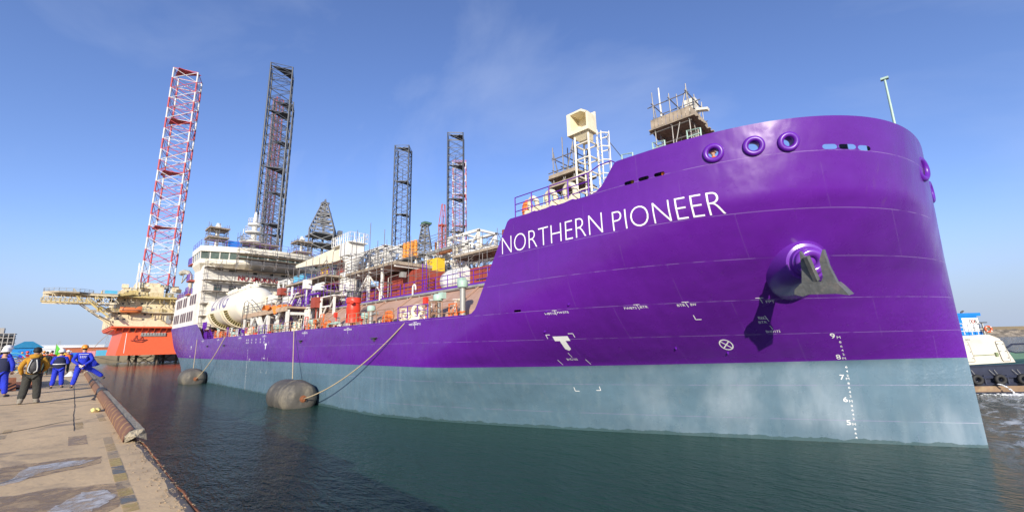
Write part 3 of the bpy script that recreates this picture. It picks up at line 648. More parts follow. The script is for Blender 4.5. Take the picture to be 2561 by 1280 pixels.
# NO SMOKING on the front of the bridge tower
for t_, v0, wd in (('NO', 20.9, 1.75), ('SMOKING', 23.05, 4.5)):
    vs, fs = textmesh(t_, .95, wd, .02); mb = MB(); mb.add([(-87.36, v0+x, 16.7+y) for x, y in vs], fs); mb.build('no_smoking_lettering', mat('dark_red_lettering', (.32, .012, .02), .5), SHIP)
# equipment on the wheelhouse roof
mb = MB(); mb.lathe([(.55, 22.2), (.5, 24.5), (.42, 28.6), (.2, 30.6)], (-90, 23.4, 0), 12)
mb.lathe([(.05, 24.35), (2.0, 24.35), (2.1, 24.5), (2.1, 24.6), (.05, 24.62)], (-90, 23.2, 0), 16); mb.lathe([(.05, 26.35), (1.5, 26.35), (1.55, 26.6), (.05, 26.6)], (-90, 23.4, 0), 16); mb.lathe([(.05, 27.9), (1.2, 27.9), (1.2, 28.2), (.05, 28.2)], (-90, 23.4, 0), 16)
o = mb.build('radar_mast', WHITE, SHIP, smooth=True)
for z, R in ((24.62, 2.0), (26.6, 1.45), (28.2, 1.1)):
    mb = MB(); ring = [(-90+R*cos(2*pi*i/12), 23.35+R*sin(2*pi*i/12), z) for i in range(13)]; rail(mb, ring, 1.0, .7, .035); mb.build('platform_railing', WHITE, o)
mb = MB(); mb.tube((-90, 21.6, 24.6), (-90, 21.6, 27.0), .06); mb.tube((-90, 24, 28.2), (-90, 24, 31), .04); mb.build('whip_aerial', WHITE, SHIP)
# ---- LNG tank on its saddles
def tank_pt(u, ang, R=2.5): return Vector((u, 18.6-R*cos(ang), 10.65+R*sin(ang)))
mb = MB(); prof = [(0.001, -83.6), (1.2, -83.5), (2.0, -83.1), (2.4, -82.4), (2.5, -81.6), (2.5, -67.2)]+[(2.5*cos(radians(a)), -67.2+2.3*sin(radians(a))) for a in (8, 18, 28, 38, 48, 58, 68, 78, 86)]+[(.001, -64.9)]
mb.lathe(prof, (0, 18.6, 10.65), 48, dirv=(1, 0, 0)); tank = mb.build('gas_tank', TANKW, SHIP, smooth=True)
mb = MB(); mb.bb((-86.6, 16.5, 8.2), (-83.3, 21, 12.3)); mb.bb((-83.3, 16.9, 9.0), (-82.3, 20.6, 12.0)); mb.build('cold_box', TANKW, tank)
for uc in (-79.6, -71.8):
    mb = MB(); n = 14; R1, R2 = 2.52, 3.08
    A = [tank_pt(uc, radians(-14-96*i/n), R1) for i in range(n+1)]; B = [tank_pt(uc, radians(-14-96*i/n), R2) for i in range(n+1)]
    off = Vector((1.3, 0, 0))
    for i in range(n+1):
        mb.prism([A[i]-off*.5, B[i]-off*.5, B[i]+Vector((0, .0, .06))-off*.5, A[i]+Vector((0, .0, .06))-off*.5], off)
    for i in range(n): mb.quad(A[i], B[i], B[i+1], A[i+1])
    mb.build('saddle_ribs', mat('saddle_yellow_cream', (.62, .55, .30), .5, var=.1), tank)
    mb = MB()
    for s_ in (-1, 1):
        for i in range(n):
            a, b = tank_pt(uc+.62*s_, radians(-14-96*i/n), R2), tank_pt(uc+.62*s_, radians(-14-96*(i+1)/n), R2); mb.bar(a, b, .12, .12)
    C_ = [tank_pt(uc, radians(-14-96*i/n), R2+.02) for i in range(n+1)]
    for i in range(n): mb.quad(C_[i]-off*.5, C_[i+1]-off*.5, C_[i+1]+off*.5, C_[i]+off*.5)
    mb.build('saddle_flange', CREAM, tank)
for ch, u0, wd in (('L', -80.6, 2.2), ('N', -77.6, 2.3), ('G', -74.6, 2.6)):
    vs, fs = textmesh(ch, 3.0, wd, .0); mb = MB()
    vs, fs = slice_flat(vs, fs, .35)
    mb.add([tank_pt(u0+x, -.05+y/2.5, 2.515) for x, y in vs], fs); mb.build('tank_lettering', mat('dark_purple_lettering', (.20, .17, .32), .5), tank)
random.seed(11)
for i in range(16):
    u = -82+i*.95; mb = MB(); z = 13.1; y = 18.2+random.random()*.8
    mb.tube((u, y, z), (u, y, z+.5+random.random()*.5), .08, 7); mb.tube((u, y-.4, z+.55), (u+.3, y+.5, z+.55), .09, 6); mb.ell((u, y, z+.7), .13, 8, 5); mb.lathe([(.28, 0), (.28, .08)], (u, y, z+.3), 8); mb.build('tank_valve', TANKW, tank)
mb = MB(); mb.tube((-82.5, 18.6, 13.35), (-67, 18.6, 13.3), .12, 8); mb.tube((-82.5, 19.2, 13.5), (-68, 19.2, 13.5), .08, 6); mb.build('tank_pipe', TANKW, tank)

# ---- deck trunk: sloped side in buff primer with a pipe and a purple rail along its top
mb = MB(); pts = []
prof = [(17.3, 5.95), (17.6, 6.7), (20.2, 8.55), (20.2, 8.72), (20.9, 8.75)]
U_ = [-46.5, -40, -34, -28, -22, -15.2]
for a, b in zip(U_, U_[1:]):
    for (y0, z0), (y1, z1) in zip(prof, prof[1:]): mb.quad((a, y0, z0), (b, y0, z0), (b, y1, z1), (a, y1, z1))
mb.bb((-46.5, 20.2, 5.9), (-15.2, 32.4, 8.74)); trunk = mb.build('deck_trunk', PRIMER, SHIP)
for u in (-43, -38.8, -34.6, -30.4, -26.2, -22, -17.8):
    mb = MB(); mb.prism([(u, 17.3, 6.0), (u, 17.62, 6.75), (u, 20.2, 8.6), (u, 20.1, 8.65), (u, 17.45, 6.8)], (.06, 0, 0)); mb.build('trunk_stiffener', PRIMER, trunk)
mb = MB(); mb.tube((-46, 20.0, 8.62), (-15.2, 20.0, 8.62), .11, 8)
for i in range(18): mb.tube((-45+i*1.75, 20.0, 8.6), (-45+i*1.75, 20.05, 8.2), .05, 5)
mb.build('trunk_pipe', GREYST, SHIP)
mb = MB(); rail(mb, [(-46, 20.3, 8.78), (-32.6, 20.3, 8.78)], 1.1, 1.5, .028); mb.build('trunk_railing', PURP, SHIP)
mb = MB(); rail(mb, [(-32, 20.3, 8.78), (-15.2, 20.3, 8.78)], 1.1, 1.5, .028); mb.build('trunk_railing', PURP, SHIP)
mb = MB(); mb.bb((-46, 20.22, 8.76), (-15.2, 20.34, 8.9)); mb.build('trunk_toe_plate', PURP, SHIP)
for u in (-35.6, -30.2):
    mb = MB(); mb.path([(u, 20.0, 8.7), (u, 20.0, 9.35), (u+.08, 20, 9.5), (u+.22, 20, 9.56), (u+.36, 20, 9.5), (u+.42, 20, 9.3), (u+.42, 20, 9.1)], .07, 8); mb.build('gooseneck_vent', TANKW, SHIP)
# two deck houses in red oxide, a ribbed white tank between them
for (a, b, nm) in (((-39.5, 22, 8.78), (-32.2, 25.1, 11.45), 'deckhouse'), ((-25.4, 22.2, 8.78), (-16.5, 26, 10.55), 'deckhouse'), ((-46.5, 23, 8.78), (-40.5, 27, 10.6), 'deckhouse'), ((-44, 27, 8.78), (-26, 31, 10.4), 'deckhouse')):
    mb = MB(); mb.bb(a, b); o = mb.build(nm, REDBOX, SHIP)
    mb = MB()
    if a[0] > -40:
        mb.box(((a[0]+b[0])/2, a[1]-.04, 8.78+(b[2]-8.78)*.42), ((b[0]-a[0])*.82, .08, .07)); mb.build('cable_tray', DGREY, o)
mb = MB()
for s_ in (-.25, .25): mb.tube((-30.4+s_*1.2, 21.3, 8.78), (-30.4+s_*1.2, 21.3, 11.6), .04, 5)
for i in range(10): mb.tube((-30.7, 21.3, 9.0+i*.27), (-30.1, 21.3, 9.0+i*.27), .025, 5)
mb.build('ladder', PURP, SHIP)
mb = MB(); mb.tube((-36.2, 21.2, 8.78), (-36.2, 21.2, 11.0), .05, 6); mb.tube((-36.2, 21.2, 11), (-34.2, 21.2, 11.1), .035, 6); mb.box((-33.7, 21.2, 11.0), (.75, .3, .5), ry=.15); mb.build('floodlight', GREYST, SHIP)
mb = MB(); mb.lathe([(.001, -29.3), (.5, -29.2), (.85, -28.8), (1.0, -28.2)]+[(1.0+.03*(k % 2), -28.2+k*.14) for k in range(1, 14)]+[(.001, -26.3)], (0, 22.6, 9.85), 28, dirv=(1, 0, 0)); mb.build('ribbed_tank', WHITE, SHIP, smooth=True)
mb = MB()
mb.bb((-34.0, 24.0, 11.46), (-32.2, 24.9, 12.75)); o = mb.build('yellow_locker', YELL, SHIP)
mb = MB()
for k in range(3): mb.box((-33.4+k*.5, 23.98, 12.1), (.05, .05, 1.2)); 
mb.build('locker_rib', YELL, o)
for k, u in enumerate((-39.5, -38.8, -38.0, -37.4)):
    mb = MB(); mb.path([(u+(.25 if k % 2 else -.1), 25, 13.75), (u, 25, 14.0), (u, 25, 15.6)], .2, 10); mb.lathe([(.24, 0), (.24, .1)], (u, 25, 14.1), 10); mb.lathe([(.24, 0), (.24, .1)], (u, 25, 15.2), 10); mb.build('exhaust_pipe', mat('exhaust_orange', (.72, .27, .03), .6, var=.2), SHIP)
mb = MB(); mb.box((-38.5, 25, 13.6), (2.6, 1.2, .25)); mb.path([(-38.9, 24.6, 13.5), (-39.1, 24.6, 12.9), (-38.6, 24.6, 12.5), (-38.9, 24.6, 12.1), (-38.9, 24.6, 11.4)], .08, 7); mb.path([(-38.1, 24.6, 13.5), (-38.0, 24.6, 12.9), (-38.5, 24.6, 12.6), (-38.1, 24.6, 12.1), (-38.1, 24.6, 11.4)], .08, 7); mb.build('exhaust_manifold', DGREY, SHIP)
# white frames on the upper deck
def frame(name, x0, x1, y0, y1, z0, z1, nx, w=.22, brace=True, m=WHITE, slope=0.0):
    mb = MB(); X = [x0+(x1-x0)*i/nx for i in range(nx+1)]
    for y in (y0, y1):
        for i, x in enumerate(X): mb.bar((x, y, z0), (x, y, z1+slope*i), w)
        mb.bar((X[0]-w/2, y, z1), (X[-1]+w/2, y, z1+slope*nx), w, w*1.2)
        mb.bar((X[0], y, z0+(z1-z0)*.5), (X[-1], y, z0+(z1-z0)*.5), w*.7)
        if brace:
            for i in range(nx):
                a, b = (X[i], X[i+1]) if i % 2 else (X[i+1], X[i]); mb.bar((a, y, z0), (b, y, z0+(z1-z0)*.95), w*.7)
    for i, x in enumerate(X): mb.bar((x, y0, z1+slope*i), (x, y1, z1+slope*i), w)
    return mb.build(name, m, SHIP)
frame('pipe_rack', -51, -43.5, 25, 27.2, 13.5, 16.0, 4, .28)
frame('pipe_rack', -43.0, -40.2, 25, 27, 11.4, 15.4, 1, .3)
frame('pipe_rack', -36.5, -30.0, 25.8, 28.2, 11.3, 14.0, 4, .25)
frame('pipe_rack', -33.0, -28.5, 26, 28.2, 12.5, 15.1, 2, .22)
frame('support_frame', -46.8, -44.4, 21.6, 23.4, 8.8, 12.6, 1, .5)
random.seed(5)
for i in range(26):
    u = -50+random.random()*22; v = 24.3+random.random()*3; z = 11.6+random.random()*2.2; L_ = 1.5+random.random()*4
    mb = MB(); mb.tube((u, v, z), (u+L_, v, z), .08+random.random()*.14, 7)
    if i % 2: mb.tube((u+L_*.4, v, z-1), (u+L_*.4, v, z+1.1), .09, 6); mb.ell((u+L_*.4, v-.1, z), .25, 8, 5)
    else: mb.path([(u, v, z), (u-.3, v, z+.1), (u-.4, v, z+.4), (u-.4, v, z+1.3)], .1, 6)
    mb.build('process_pipe', [WHITE, WHITE, GREYST, CREAM, RUSTY][i % 5], SHIP)
# platform with a boarded underside on white columns
mb = MB(); mb.bb((-42.6, 19.9, 11.75), (-32.9, 25.6, 12.05)); plat = mb.build('upper_platform', PLANK, SHIP)
for u, v in ((-41.8, 20.6), (-38.9, 20.6), (-36.3, 20.6), (-38.9, 24), (-41.8, 24), (-35.6, 24.5)):
    mb = MB(); mb.tube((u, v, 8.78), (u, v, 11.75), .17, 10); mb.build('column', WHITE, plat)
for k in range(5):
    mb = MB(); mb.bar((-42.4+k*2.3, 20, 11.66), (-42.4+k*2.3, 25.5, 11.66), .14, .18); mb.build('deck_beam', WHITE, plat)
mb = MB(); rail(mb, [(-42.6, 25.4, 12.05), (-42.6, 20, 12.05), (-33, 20, 12.05), (-33, 25, 12.05)], 1.1, 1.6, .03); mb.build('platform_railing', GREYST, plat)
mb = MB(); mb.bar((-42, 20.6, 8.9), (-39, 20.6, 11.6), .16); mb.build('brace', WHITE, plat)
mb = MB(); mb.bar((-39, 20.6, 11.6), (-35.8, 20.6, 9.0), .1); mb.build('brace', WHITE, plat)
# ---- the deck crane
mb = MB(); mb.lathe([(1.0, 8.7), (.85, 9.2), (.75, 10), (.75, 14.0), (1.05, 14.4), (1.05, 14.8)], (-46.3, 22.3, 0), 20); crane = mb.build('deck_crane', WHITE, SHIP, smooth=True)
mb = MB(); mb.prism([(-45.6, 21.7, 14.8), (-45.6, 21.7, 16.2), (-48.5, 21.7, 16.35), (-62.0, 21.7, 15.95), (-62.0, 21.7, 15.55), (-55, 21.7, 15.05), (-50, 21.7, 14.55), (-47.5, 21.7, 14.6)], (0, .9, 0)); mb.build('crane_boom', CREAM, crane)
mb = MB(); mb.box((-46.2, 22.2, 15.5), (1.9, 2.1, 1.5)); mb.tube((-47.0, 22.9, 14.2), (-52.5, 22.6, 14.9), .16, 8); mb.build('crane_slewing_house', WHITE, crane); mb = MB(); mb.tube((-62, 22.1, 15.6), (-62, 22.1, 14.6), .06); mb.ell((-62, 22.1, 14.5), (.15, .12, .22), 8, 6); mb.build('crane_hook', DGREY, crane)
mb = MB(); rail(mb, [(-49.5, 21.2, 16.3), (-44.8, 21.2, 16.3), (-44.8, 23.4, 16.3), (-49.5, 23.4, 16.3), (-49.5, 21.2, 16.3)], 1.05, .5, .035, 2); mb.bb((-49.5, 21.2, 16.2), (-44.8, 23.4, 16.3)); mb.build('crane_platform', WHITE, crane)
# ---- red oxide platform aft of the crane with lockers
mb = MB(); mb.prism([(-68, 22.6, 12.55), (-68, 22.6, 12.2), (-52, 22.6, 11.7), (-52, 22.6, 13.2), (-56, 22.6, 13.3)], (0, 5, 0)); mb.bb((-56.5, 22.7, 8), (-47, 27, 11.69)); rp = mb.build('hopper_gantry', REDBOX, SHIP)
mb = MB(); mb.bb((-66.8, 23.2, 12.8), (-63.2, 25, 15.1)); mb.build('blue_locker', LBLUE, SHIP)
mb = MB(); mb.bb((-56.6, 23, 13.3), (-54.3, 24.5, 14.9)); mb.build('yellow_locker', YELL, SHIP)
mb = MB(); mb.bb((-53.9, 23, 13.25), (-52.4, 24.5, 15.4)); mb.build('grey_locker', mat('grey_blue_paint', (.3, .38, .4), .6), SHIP)
mb = MB(); mb.bb((-51.8, 23, 11.9), (-49, 24.8, 14.6)); mb.build('red_locker', REDBOX, SHIP)
mb = MB(); rail(mb, [(-70, 22.6, 12.5), (-61, 22.6, 12.9), (-52, 22.6, 13.3)], 1.1, 1.2, .035); mb.build('gantry_railing', PURP, SHIP)
frame('pipe_rack', -71, -66.5, 22.5, 24, 12.2, 14.6, 2, .16)
for u in (-63.5, -62.6, -61.8):
    mb = MB(); mb.tube((u, 22.4, 12.6), (u-3, 20.4, 9.6), .04, 5); mb.build('wire_stay', GREYST, SHIP)
# purple basket platforms and stairs between tank and red cylinder
for (u0, u1, v, z) in ((-57.5, -50.5, 19.5, 10.8), (-50, -43, 19, 9.9), (-56, -47.5, 18.3, 8.9)):
    mb = MB(); mb.bb((u0, v, z-.12), (u1, v+2, z)); o = mb.build('walkway', WHITE, SHIP)
    mb = MB(); rail(mb, [(u0, v+2, z), (u0, v, z), (u1, v, z), (u1, v+2, z)], 1.1, .9, .024); mb.build('walkway_railing', PURP, o)
    for u in (u0+.3, (u0+u1)/2, u1-.3):
        mb = MB(); mb.bar((u, v+.2, 5.95), (u, v+.2, z-.12), .2); mb.bar((u, v+.2, z-.2), (u-1.1, v+.2, z-1.4), .12); mb.build('walkway_leg', WHITE, o)
mb = MB()
for s_ in (0, .9): mb.bar((-54.5, 17.6+s_, 6.0), (-49.5, 17.6+s_, 9.8), .09, .25); mb.tube((-54.5, 17.6+s_, 7.0), (-49.5, 17.6+s_, 10.8), .035, 5)
for i in range(16): t_ = (i+.5)/16; mb.box((-54.5+5*t_, 18.05, 6.0+3.8*t_), (.24, .9, .04))
mb.build('stairway', PURP, SHIP)
# ---- platform with white legs beside the tank, orange tarpaulin over it
mb = MB(); mb.bb((-63.8, 16.3, 8.75), (-48.2, 18.6, 8.95)); mb.bar((-63.8, 16.3, 8.6), (-48.2, 16.3, 8.6), .16, .35); o = mb.build('manifold_platform', mat('worn_buff_steel', (.42, .3, .2), .7, var=.3), SHIP)
for i in range(6):
    u = -63.4+i*3.0; mb = MB(); mb.bar((u, 16.5, 5.95), (u, 16.5, 8.6), .3, .3); mb.bar((u, 18.4, 5.95), (u, 18.4, 8.7), .3); mb.bar((u, 16.5, 8.2), (u, 18.4, 8.2), .15, .3); mb.build('platform_leg', WHITE, o)
for i, (a, b) in enumerate((((-60.4, 7.3), (-58.9, 8.6)), ((-57.4, 7.3), (-58.9, 8.6)), ((-57.4, 8.5), (-55.9, 7.0)), ((-54.4, 8.5), (-55.9, 7.0)), ((-52, 7), (-50.6, 8.5)))):
    mb = MB(); mb.bar((a[0], 16.45, a[1]), (b[0], 16.45, b[1]), .2); mb.build('platform_brace', WHITE, o)
mb = MB(); rail(mb, [(-63.8, 18.5, 8.95), (-63.8, 16.4, 8.95), (-48.2, 16.4, 8.95)], 1.1, 1.7, .04); mb.build('platform_railing', GREYST, o)
for u in (-63.6, -61.8):
    mb = MB(); mb.path([(u, 16.2, 6.2), (u, 16.2, 9.6), (u+.4, 16.2, 10.5), (u+1.1, 16.3, 10.7), (u+1.8, 16.6, 10.2), (u+2.8, 17.2, 9.0)], .05, 6); mb.build('ladder_hoop', DGREY, o)
# ---- red cylinder
mb = MB(); mb.lathe([(.58, 6.55), (.58, 6.9), (.52, 6.95), (.57, 7.6), (.60, 7.7), (.52, 8.2), (.62, 8.25), (.62, 8.62), (.57, 8.7), (.001, 8.7)], (-34.95, 17.2, 0), 28); rc = mb.build('red_suction_cylinder', REDP, SHIP, smooth=True)
mb = MB(); mb.tube((-34.6, 16.8, 8.3), (-34.1, 16.6, 8.25), .16, 10); mb.build('side_branch', REDP, rc, smooth=True)
mb = MB()
for i in range(22): a = 2*pi*i/22; mb.tube((-34.95+.57*cos(a), 17.2+.57*sin(a), 8.7), (-34.95+.53*cos(a), 17.2+.53*sin(a), 9.25), .03, 4)
mb.torus((-34.95, 17.2, 9.25), .56, .04, (0, 0, 1), 24, 6); mb.build('dark_cage', DGREY, rc)
mb = MB()
for i in range(5): a0 = 1.12*pi+i*.05*pi*1.4; a1 = a0+.05*pi*1.4; mb.quad(*[(-34.95+.61*cos(a)+.0, 17.2+.61*sin(a), z) for a, z in ((a0, 6.98), (a1, 6.98), (a1, 7.35), (a0, 7.35))])
mb.build('white_label', WPAINT, rc)
mb = MB(); mb.lathe([(.8, 5.95), (.8, 6.5), (.6, 6.55)], (-34.95, 17.2, 0), 16); mb.build('cylinder_seat', GREYST, rc)

# ================================================================== deck edge clutter of the ship
random.seed(23)
# rails at the ship's side in lengths
u = -78.0
while u < -19:
    L_ = random.choice([2.6, 3.4, 4.2]); e = min(u+L_, -18.2)
    if not (-35.9 < u < -33.6):
        mb = MB(); rail(mb, [(u, 15.6, 6.05), (e, 15.6, 6.05)], 1.05, 1.3, .026); mb.build('side_railing', random.choice([PURP, GREYST, mat('rusty_rail', (.35, .2, .12), .7, var=.3), mat('rusty_rail', (.35, .2, .12), .7)]), SHIP)
    u = e+random.choice([.15, .15, .6])
def mint_vent(u, v=16.3, h=1.0, m=MINT):
    mb = MB(); mb.tube((u, v, 5.95), (u, v, 5.95+h), .17, 12); mb.lathe([(.21, .3), (.21, .36)], (u, v, 5.95), 12); o = mb.build('air_vent', GREYST, SHIP, smooth=True)
    mb = MB(); mb.lathe([(.2, 0), (.3, .04), (.32, .1), (.32, .38), (.26, .46), (.001, .5)], (u, v, 5.95+h), 14); mb.build('vent_head', m, o, smooth=True)
for u, h in ((-66.8, .45), (-62.5, .5), (-50.4, .6), (-49.3, .62), (-44.9, .65), (-40.9, .7), (-40.1, .72), (-30.9, .7), (-30.0, 1.2), (-21.6, 1.3), (-19.2, 1.9), (-74.8, .6)): mint_vent(u, 16.2, h)
mb = MB(); mb.box((-21.3, 16.3, 7.6), (.42, .3, .4)); mb.build('mint_box', MINT, SHIP)
mb = MB(); mb.box((-19.3, 16.2, 8.3), (.5, .3, .36)); mb.build('mint_box', MINT, SHIP)
def orange_reel(u, v=16.2, s=1.0):
    mb = MB(); c = (u, v, 6.55+.1*s)
    mb.torus((u-.35*s, v, c[2]), .36*s, .1*s, (1, 0, 0), 14, 6); mb.torus((u+.35*s, v, c[2]), .36*s, .1*s, (1, 0, 0), 14, 6); mb.ell(c, (.5*s, .3*s, .38*s), 12, 8)
    for q in (-.45, -.2, .2, .45): mb.bar((u+q*s, v-.2, 5.95), (u+q*s*.9, v-.2, c[2]), .07)
    mb.build('orange_reel', ORNG, SHIP)
for u, s in ((-27.6, 1.15), (-41.8, .8), (-37.7, .8), (-73.5, 1), (-68.5, .9)): orange_reel(u, 16.3, s)
def horn(u, v, z, s=1.0, ax=(.35, -1, 0)):
    mb = MB(); a = Vector(ax).normalized(); x = Vector((-a.y, a.x, 0)); d = .5*s
    mb.torus((u, v, z+.50*s), .30*s, .12*s, a, 26, 10)
    mb.prism([Vector((u, v, z))+x*q*s+a*(-.2*s)+Vector((0, 0, w*s)) for q, w in ((-.36, 0), (.36, 0), (.38, .30), (.22, .16), (-.22, .16), (-.38, .30))], a*d)
    o = mb.build('roller_fairlead', CREAM, SHIP, smooth=True)
    mb = MB(); mb.box(Vector((u, v, z-.09*s)), (.95*s, .6*s, .18*s), rz=math.atan2(x.y, x.x)); mb.build('fairlead_seat', PURP, o)
horn(-23.2, 15.75, 6.15, 1.15); horn(-24.8, 16.0, 6.1, .8); horn(-43.5, 15.8, 6.15, 1.0); horn(-58.5, 15.8, 6.15, .9)
# valves, pipes and standing gear between x = -78 and the slope of the forecastle
pal = [ORNG, WHITE, CREAM, PURP, GREYST, RUSTY, MINT, WHITE, REDP, GREYST, mat('rusty_rail', (.35, .2, .12), .7)]
def u_rand():
    return -78+59*(random.random()**1.25)
for i in range(70):
    u = u_rand(); v = 15.9+random.random()*1.1; k = i % 5; m = random.choice(pal)
    if -36 < u < -33.5: u -= 4
    mb = MB(); h = .6+random.random()*1.2
    if k == 0:
        mb.tube((u, v, 5.95), (u, v, 5.95+h), .09, 8); mb.torus((u, v, 5.95+h), .2, .035, (0, 0, 1), 12, 5); mb.lathe([(.17, .2), (.17, .28)], (u, v, 5.95), 10); mb.lathe([(.15, 0), (.19, .12), (.15, .3)], (u, v, 5.95+h*.45), 10); nm = 'deck_valve'
    elif k == 1:
        mb.tube((u, v, 5.95), (u, v, 5.95+h), .06, 6); mb.box((u, v-.06, 5.95+h), (.34, .2, .42)); mb.box((u, v, 5.97), (.3, .3, .04)); nm = 'control_box'
    elif k == 2:
        L_ = .8+random.random()*1.5; mb.path([(u, v, 5.95), (u, v, 5.95+h*.6), (u+.12, v, 5.95+h*.7), (u+.35, v, 5.95+h*.75), (u+L_, v, 5.95+h*.75)], .09, 7); mb.lathe([(.16, 0), (.16, .07)], (u+L_*.7, v, 5.95+h*.75), 10, dirv=(1, 0, 0)); nm = 'deck_pipe'
    elif k == 3:
        for q in (-.28, .28): mb.lathe([(.13, 0), (.12, .4), (.18, .44), (.18, .5), (.001, .52)], (u+q, v, 5.98), 12)
        mb.box((u, v, 5.98), (.95, .42, .08)); nm = 'bitts'
    else:
        for q in (-.35, .35): mb.bar((u+q, v, 5.95), (u+q, v, 5.95+h), .07)
        for w in (.45, 1.0): mb.bar((u-.38, v, 5.95+h*w), (u+.38, v, 5.95+h*w), .07)
        mb.bar((u-.35, v, 5.98), (u+.35, v, 5.95+h), .05); nm = 'pipe_stand'
    mb.build(nm, m, SHIP)
for i in range(26):      # machinery deeper in, between tank and crane
    u = -65+random.random()*20; v = 18.5+random.random()*3; mb = MB(); z = 8.2+random.random()*4; m = random.choice([WHITE, WHITE, GREYST, PURP, REDBOX, CREAM])
    if i % 3 == 0: mb.box((u, v, z), (.6+random.random(), .8, .5+random.random()*.6)); mb.bar((u, v, 5.95), (u, v, z), .12); mb.tube((u-.6, v, z+.1), (u+.9, v, z+.1), .08, 6); nm = 'machinery_box'
    elif i % 3 == 1: mb.bar((u, v, 5.95), (u, v, z+1), .18); mb.bar((u, v, z), (u+2.2, v, z), .14); mb.bar((u, v, z-1.4), (u+1.4, v, z), .11); nm = 'bracket_frame'
    else: mb.path([(u, v, 5.95), (u, v, z-.3), (u+.3, v, z), (u+2+random.random()*2, v, z)], .13, 8); nm = 'riser_pipe'
    mb.build(nm, m, SHIP)
mb = MB(); rail(mb, [(-80.2, 15.5, 6.1), (-78.4, 15.5, 6.1)], 1.1, .6, .04); rail(mb, [(-84.4, 16, 7.8), (-82.0, 16, 7.8)], 1.1, .6, .05)
mb.bar((-84, 16, 7.8), (-80.5, 16, 5.95), .1, .3); mb.bar((-84, 16.9, 7.8), (-80.5, 16.9, 5.95), .1, .3)
for i in range(8): mb.box((-83.8+i*.42, 16.45, 7.65-i*.22), (.2, .85, .04))
mb.build('quarter_stair', PURP, SHIP)

# ================================================================== forecastle gear
for u, s in ((-13.15, 1.0), (-12.0, 1.05), (-10.85, 1.1)): horn(u, 15.8, 10.98, 1.05*s, (-.25, -1, -.25))
mb = MB(); rail(mb, [(-14.1, 15.45, 10.86), (-9.6, 15.45, 10.86)], 1.15, 1.1, .028); mb.path([(-9.6, 15.45, 12.0), (-9.0, 15.45, 12.2), (-8.4, 15.45, 12.22), (-8.1, 15.45, 12.0)], .028, 5); mb.build('forecastle_railing', PURP, SHIP)
mb = MB(); mb.ell((-14.05, 16.4, 11.5), (.32, .35, .62), 12, 8); mb.build('orange_cover', ORNG, SHIP)
mint_frames = (((-13.1, 16.6, 11.0), 1.2), ((-8.0, 15.7, 12.0), .45), ((-6.6, 15.7, 12.0), .5), ((-5.2, 15.7, 12.0), .5))
for (c0, h) in mint_frames:
    mb = MB(); x, y, z = c0; mb.path([(x, y, z-.2), (x, y, z+h), (x+.5, y, z+h-.08), (x+.5, y, z-.2)], .035, 6); mb.tube((x, y, z+h*.45), (x+.5, y, z+h*.45), .03, 5); mb.build('mint_frame', MINT, SHIP)
# foremast: cream instrument housing on a four legged lattice with a caged ladder
mb = MB()
for x, y in ((-11.05, 16.75), (-10.25, 16.75), (-11.0, 17.5), (-10.2, 17.5)): mb.tube((x, y, 10.55), (x, y, 14.75), .055, 8)
for z in (11.1, 11.9, 12.7, 13.5, 14.3):
    for a, b in (((-11.05, 16.75), (-10.25, 16.75)), ((-10.25, 16.75), (-10.2, 17.5)), ((-10.2, 17.5), (-11, 17.5)), ((-11, 17.5), (-11.05, 16.75))):
        mb.tube((*a, z), (*b, z), .042, 6)
mast = mb.build('foremast_lattice', TANKW, SHIP)
mb = MB(); x0, x1, y0, y1, z0, z1 = -11.35, -10.1, 16.55, 17.35, 14.85, 16.05
mb.bb((x0, y1-.08, z0), (x1, y1, z1)); mb.bb((x0, y0, z0), (x0+.22, y1-.08, z1)); mb.bb((x1-.1, y0, z0), (x1, y1-.08, z1-.25)); mb.bb((x0+.22, y0, z0), (x1-.1, y1-.08, z0+.2)); mb.prism([(x0+.22, y0, z1), (x1-.35, y0, z1), (x1, y0, z1-.25), (x1-.1, y0, z1-.3), (x1-.4, y0, z1-.1), (x0+.22, y0, z1-.1)], (0, y1-y0-.08, 0))
mb.prism([(x0+.2, y0+.1, z0), (x1-.1, y0+.1, z0), (x1-.3, y0+.4, z0-.3), (x0+.4, y0+.4, z0-.3)], (0, .5, 0))
mb.build('instrument_housing', CREAM, mast)
mb = MB(); lx, ly = -9.85, 17.1
for s_ in (-.16, .16): mb.tube((lx, ly+s_, 10.6), (lx, ly+s_, 14.8), .025, 5)
for k in range(14): mb.tube((lx, ly-.16, 10.8+k*.3), (lx, ly+.16, 10.8+k*.3), .018, 5)
for z in (12.4, 13.1, 13.8, 14.5): mb.path([(lx, ly-.25, z), (lx+.3, ly-.32, z), (lx+.55, ly, z), (lx+.3, ly+.32, z), (lx, ly+.25, z)], .03, 5)
for a in (-.32, 0, .32): mb.tube((lx+.3+(.25 if a == 0 else 0), ly+a, 12.4), (lx+.3+(.25 if a == 0 else 0), ly+a, 14.6), .02, 5)
mb.build('caged_ladder', TANKW, mast)
mb = MB(); mb.tube((-9.9, 17.7, 14.8), (-8.2, 17.2, 12.1), .02, 4); mb.build('mast_stay', DGREY, mast)
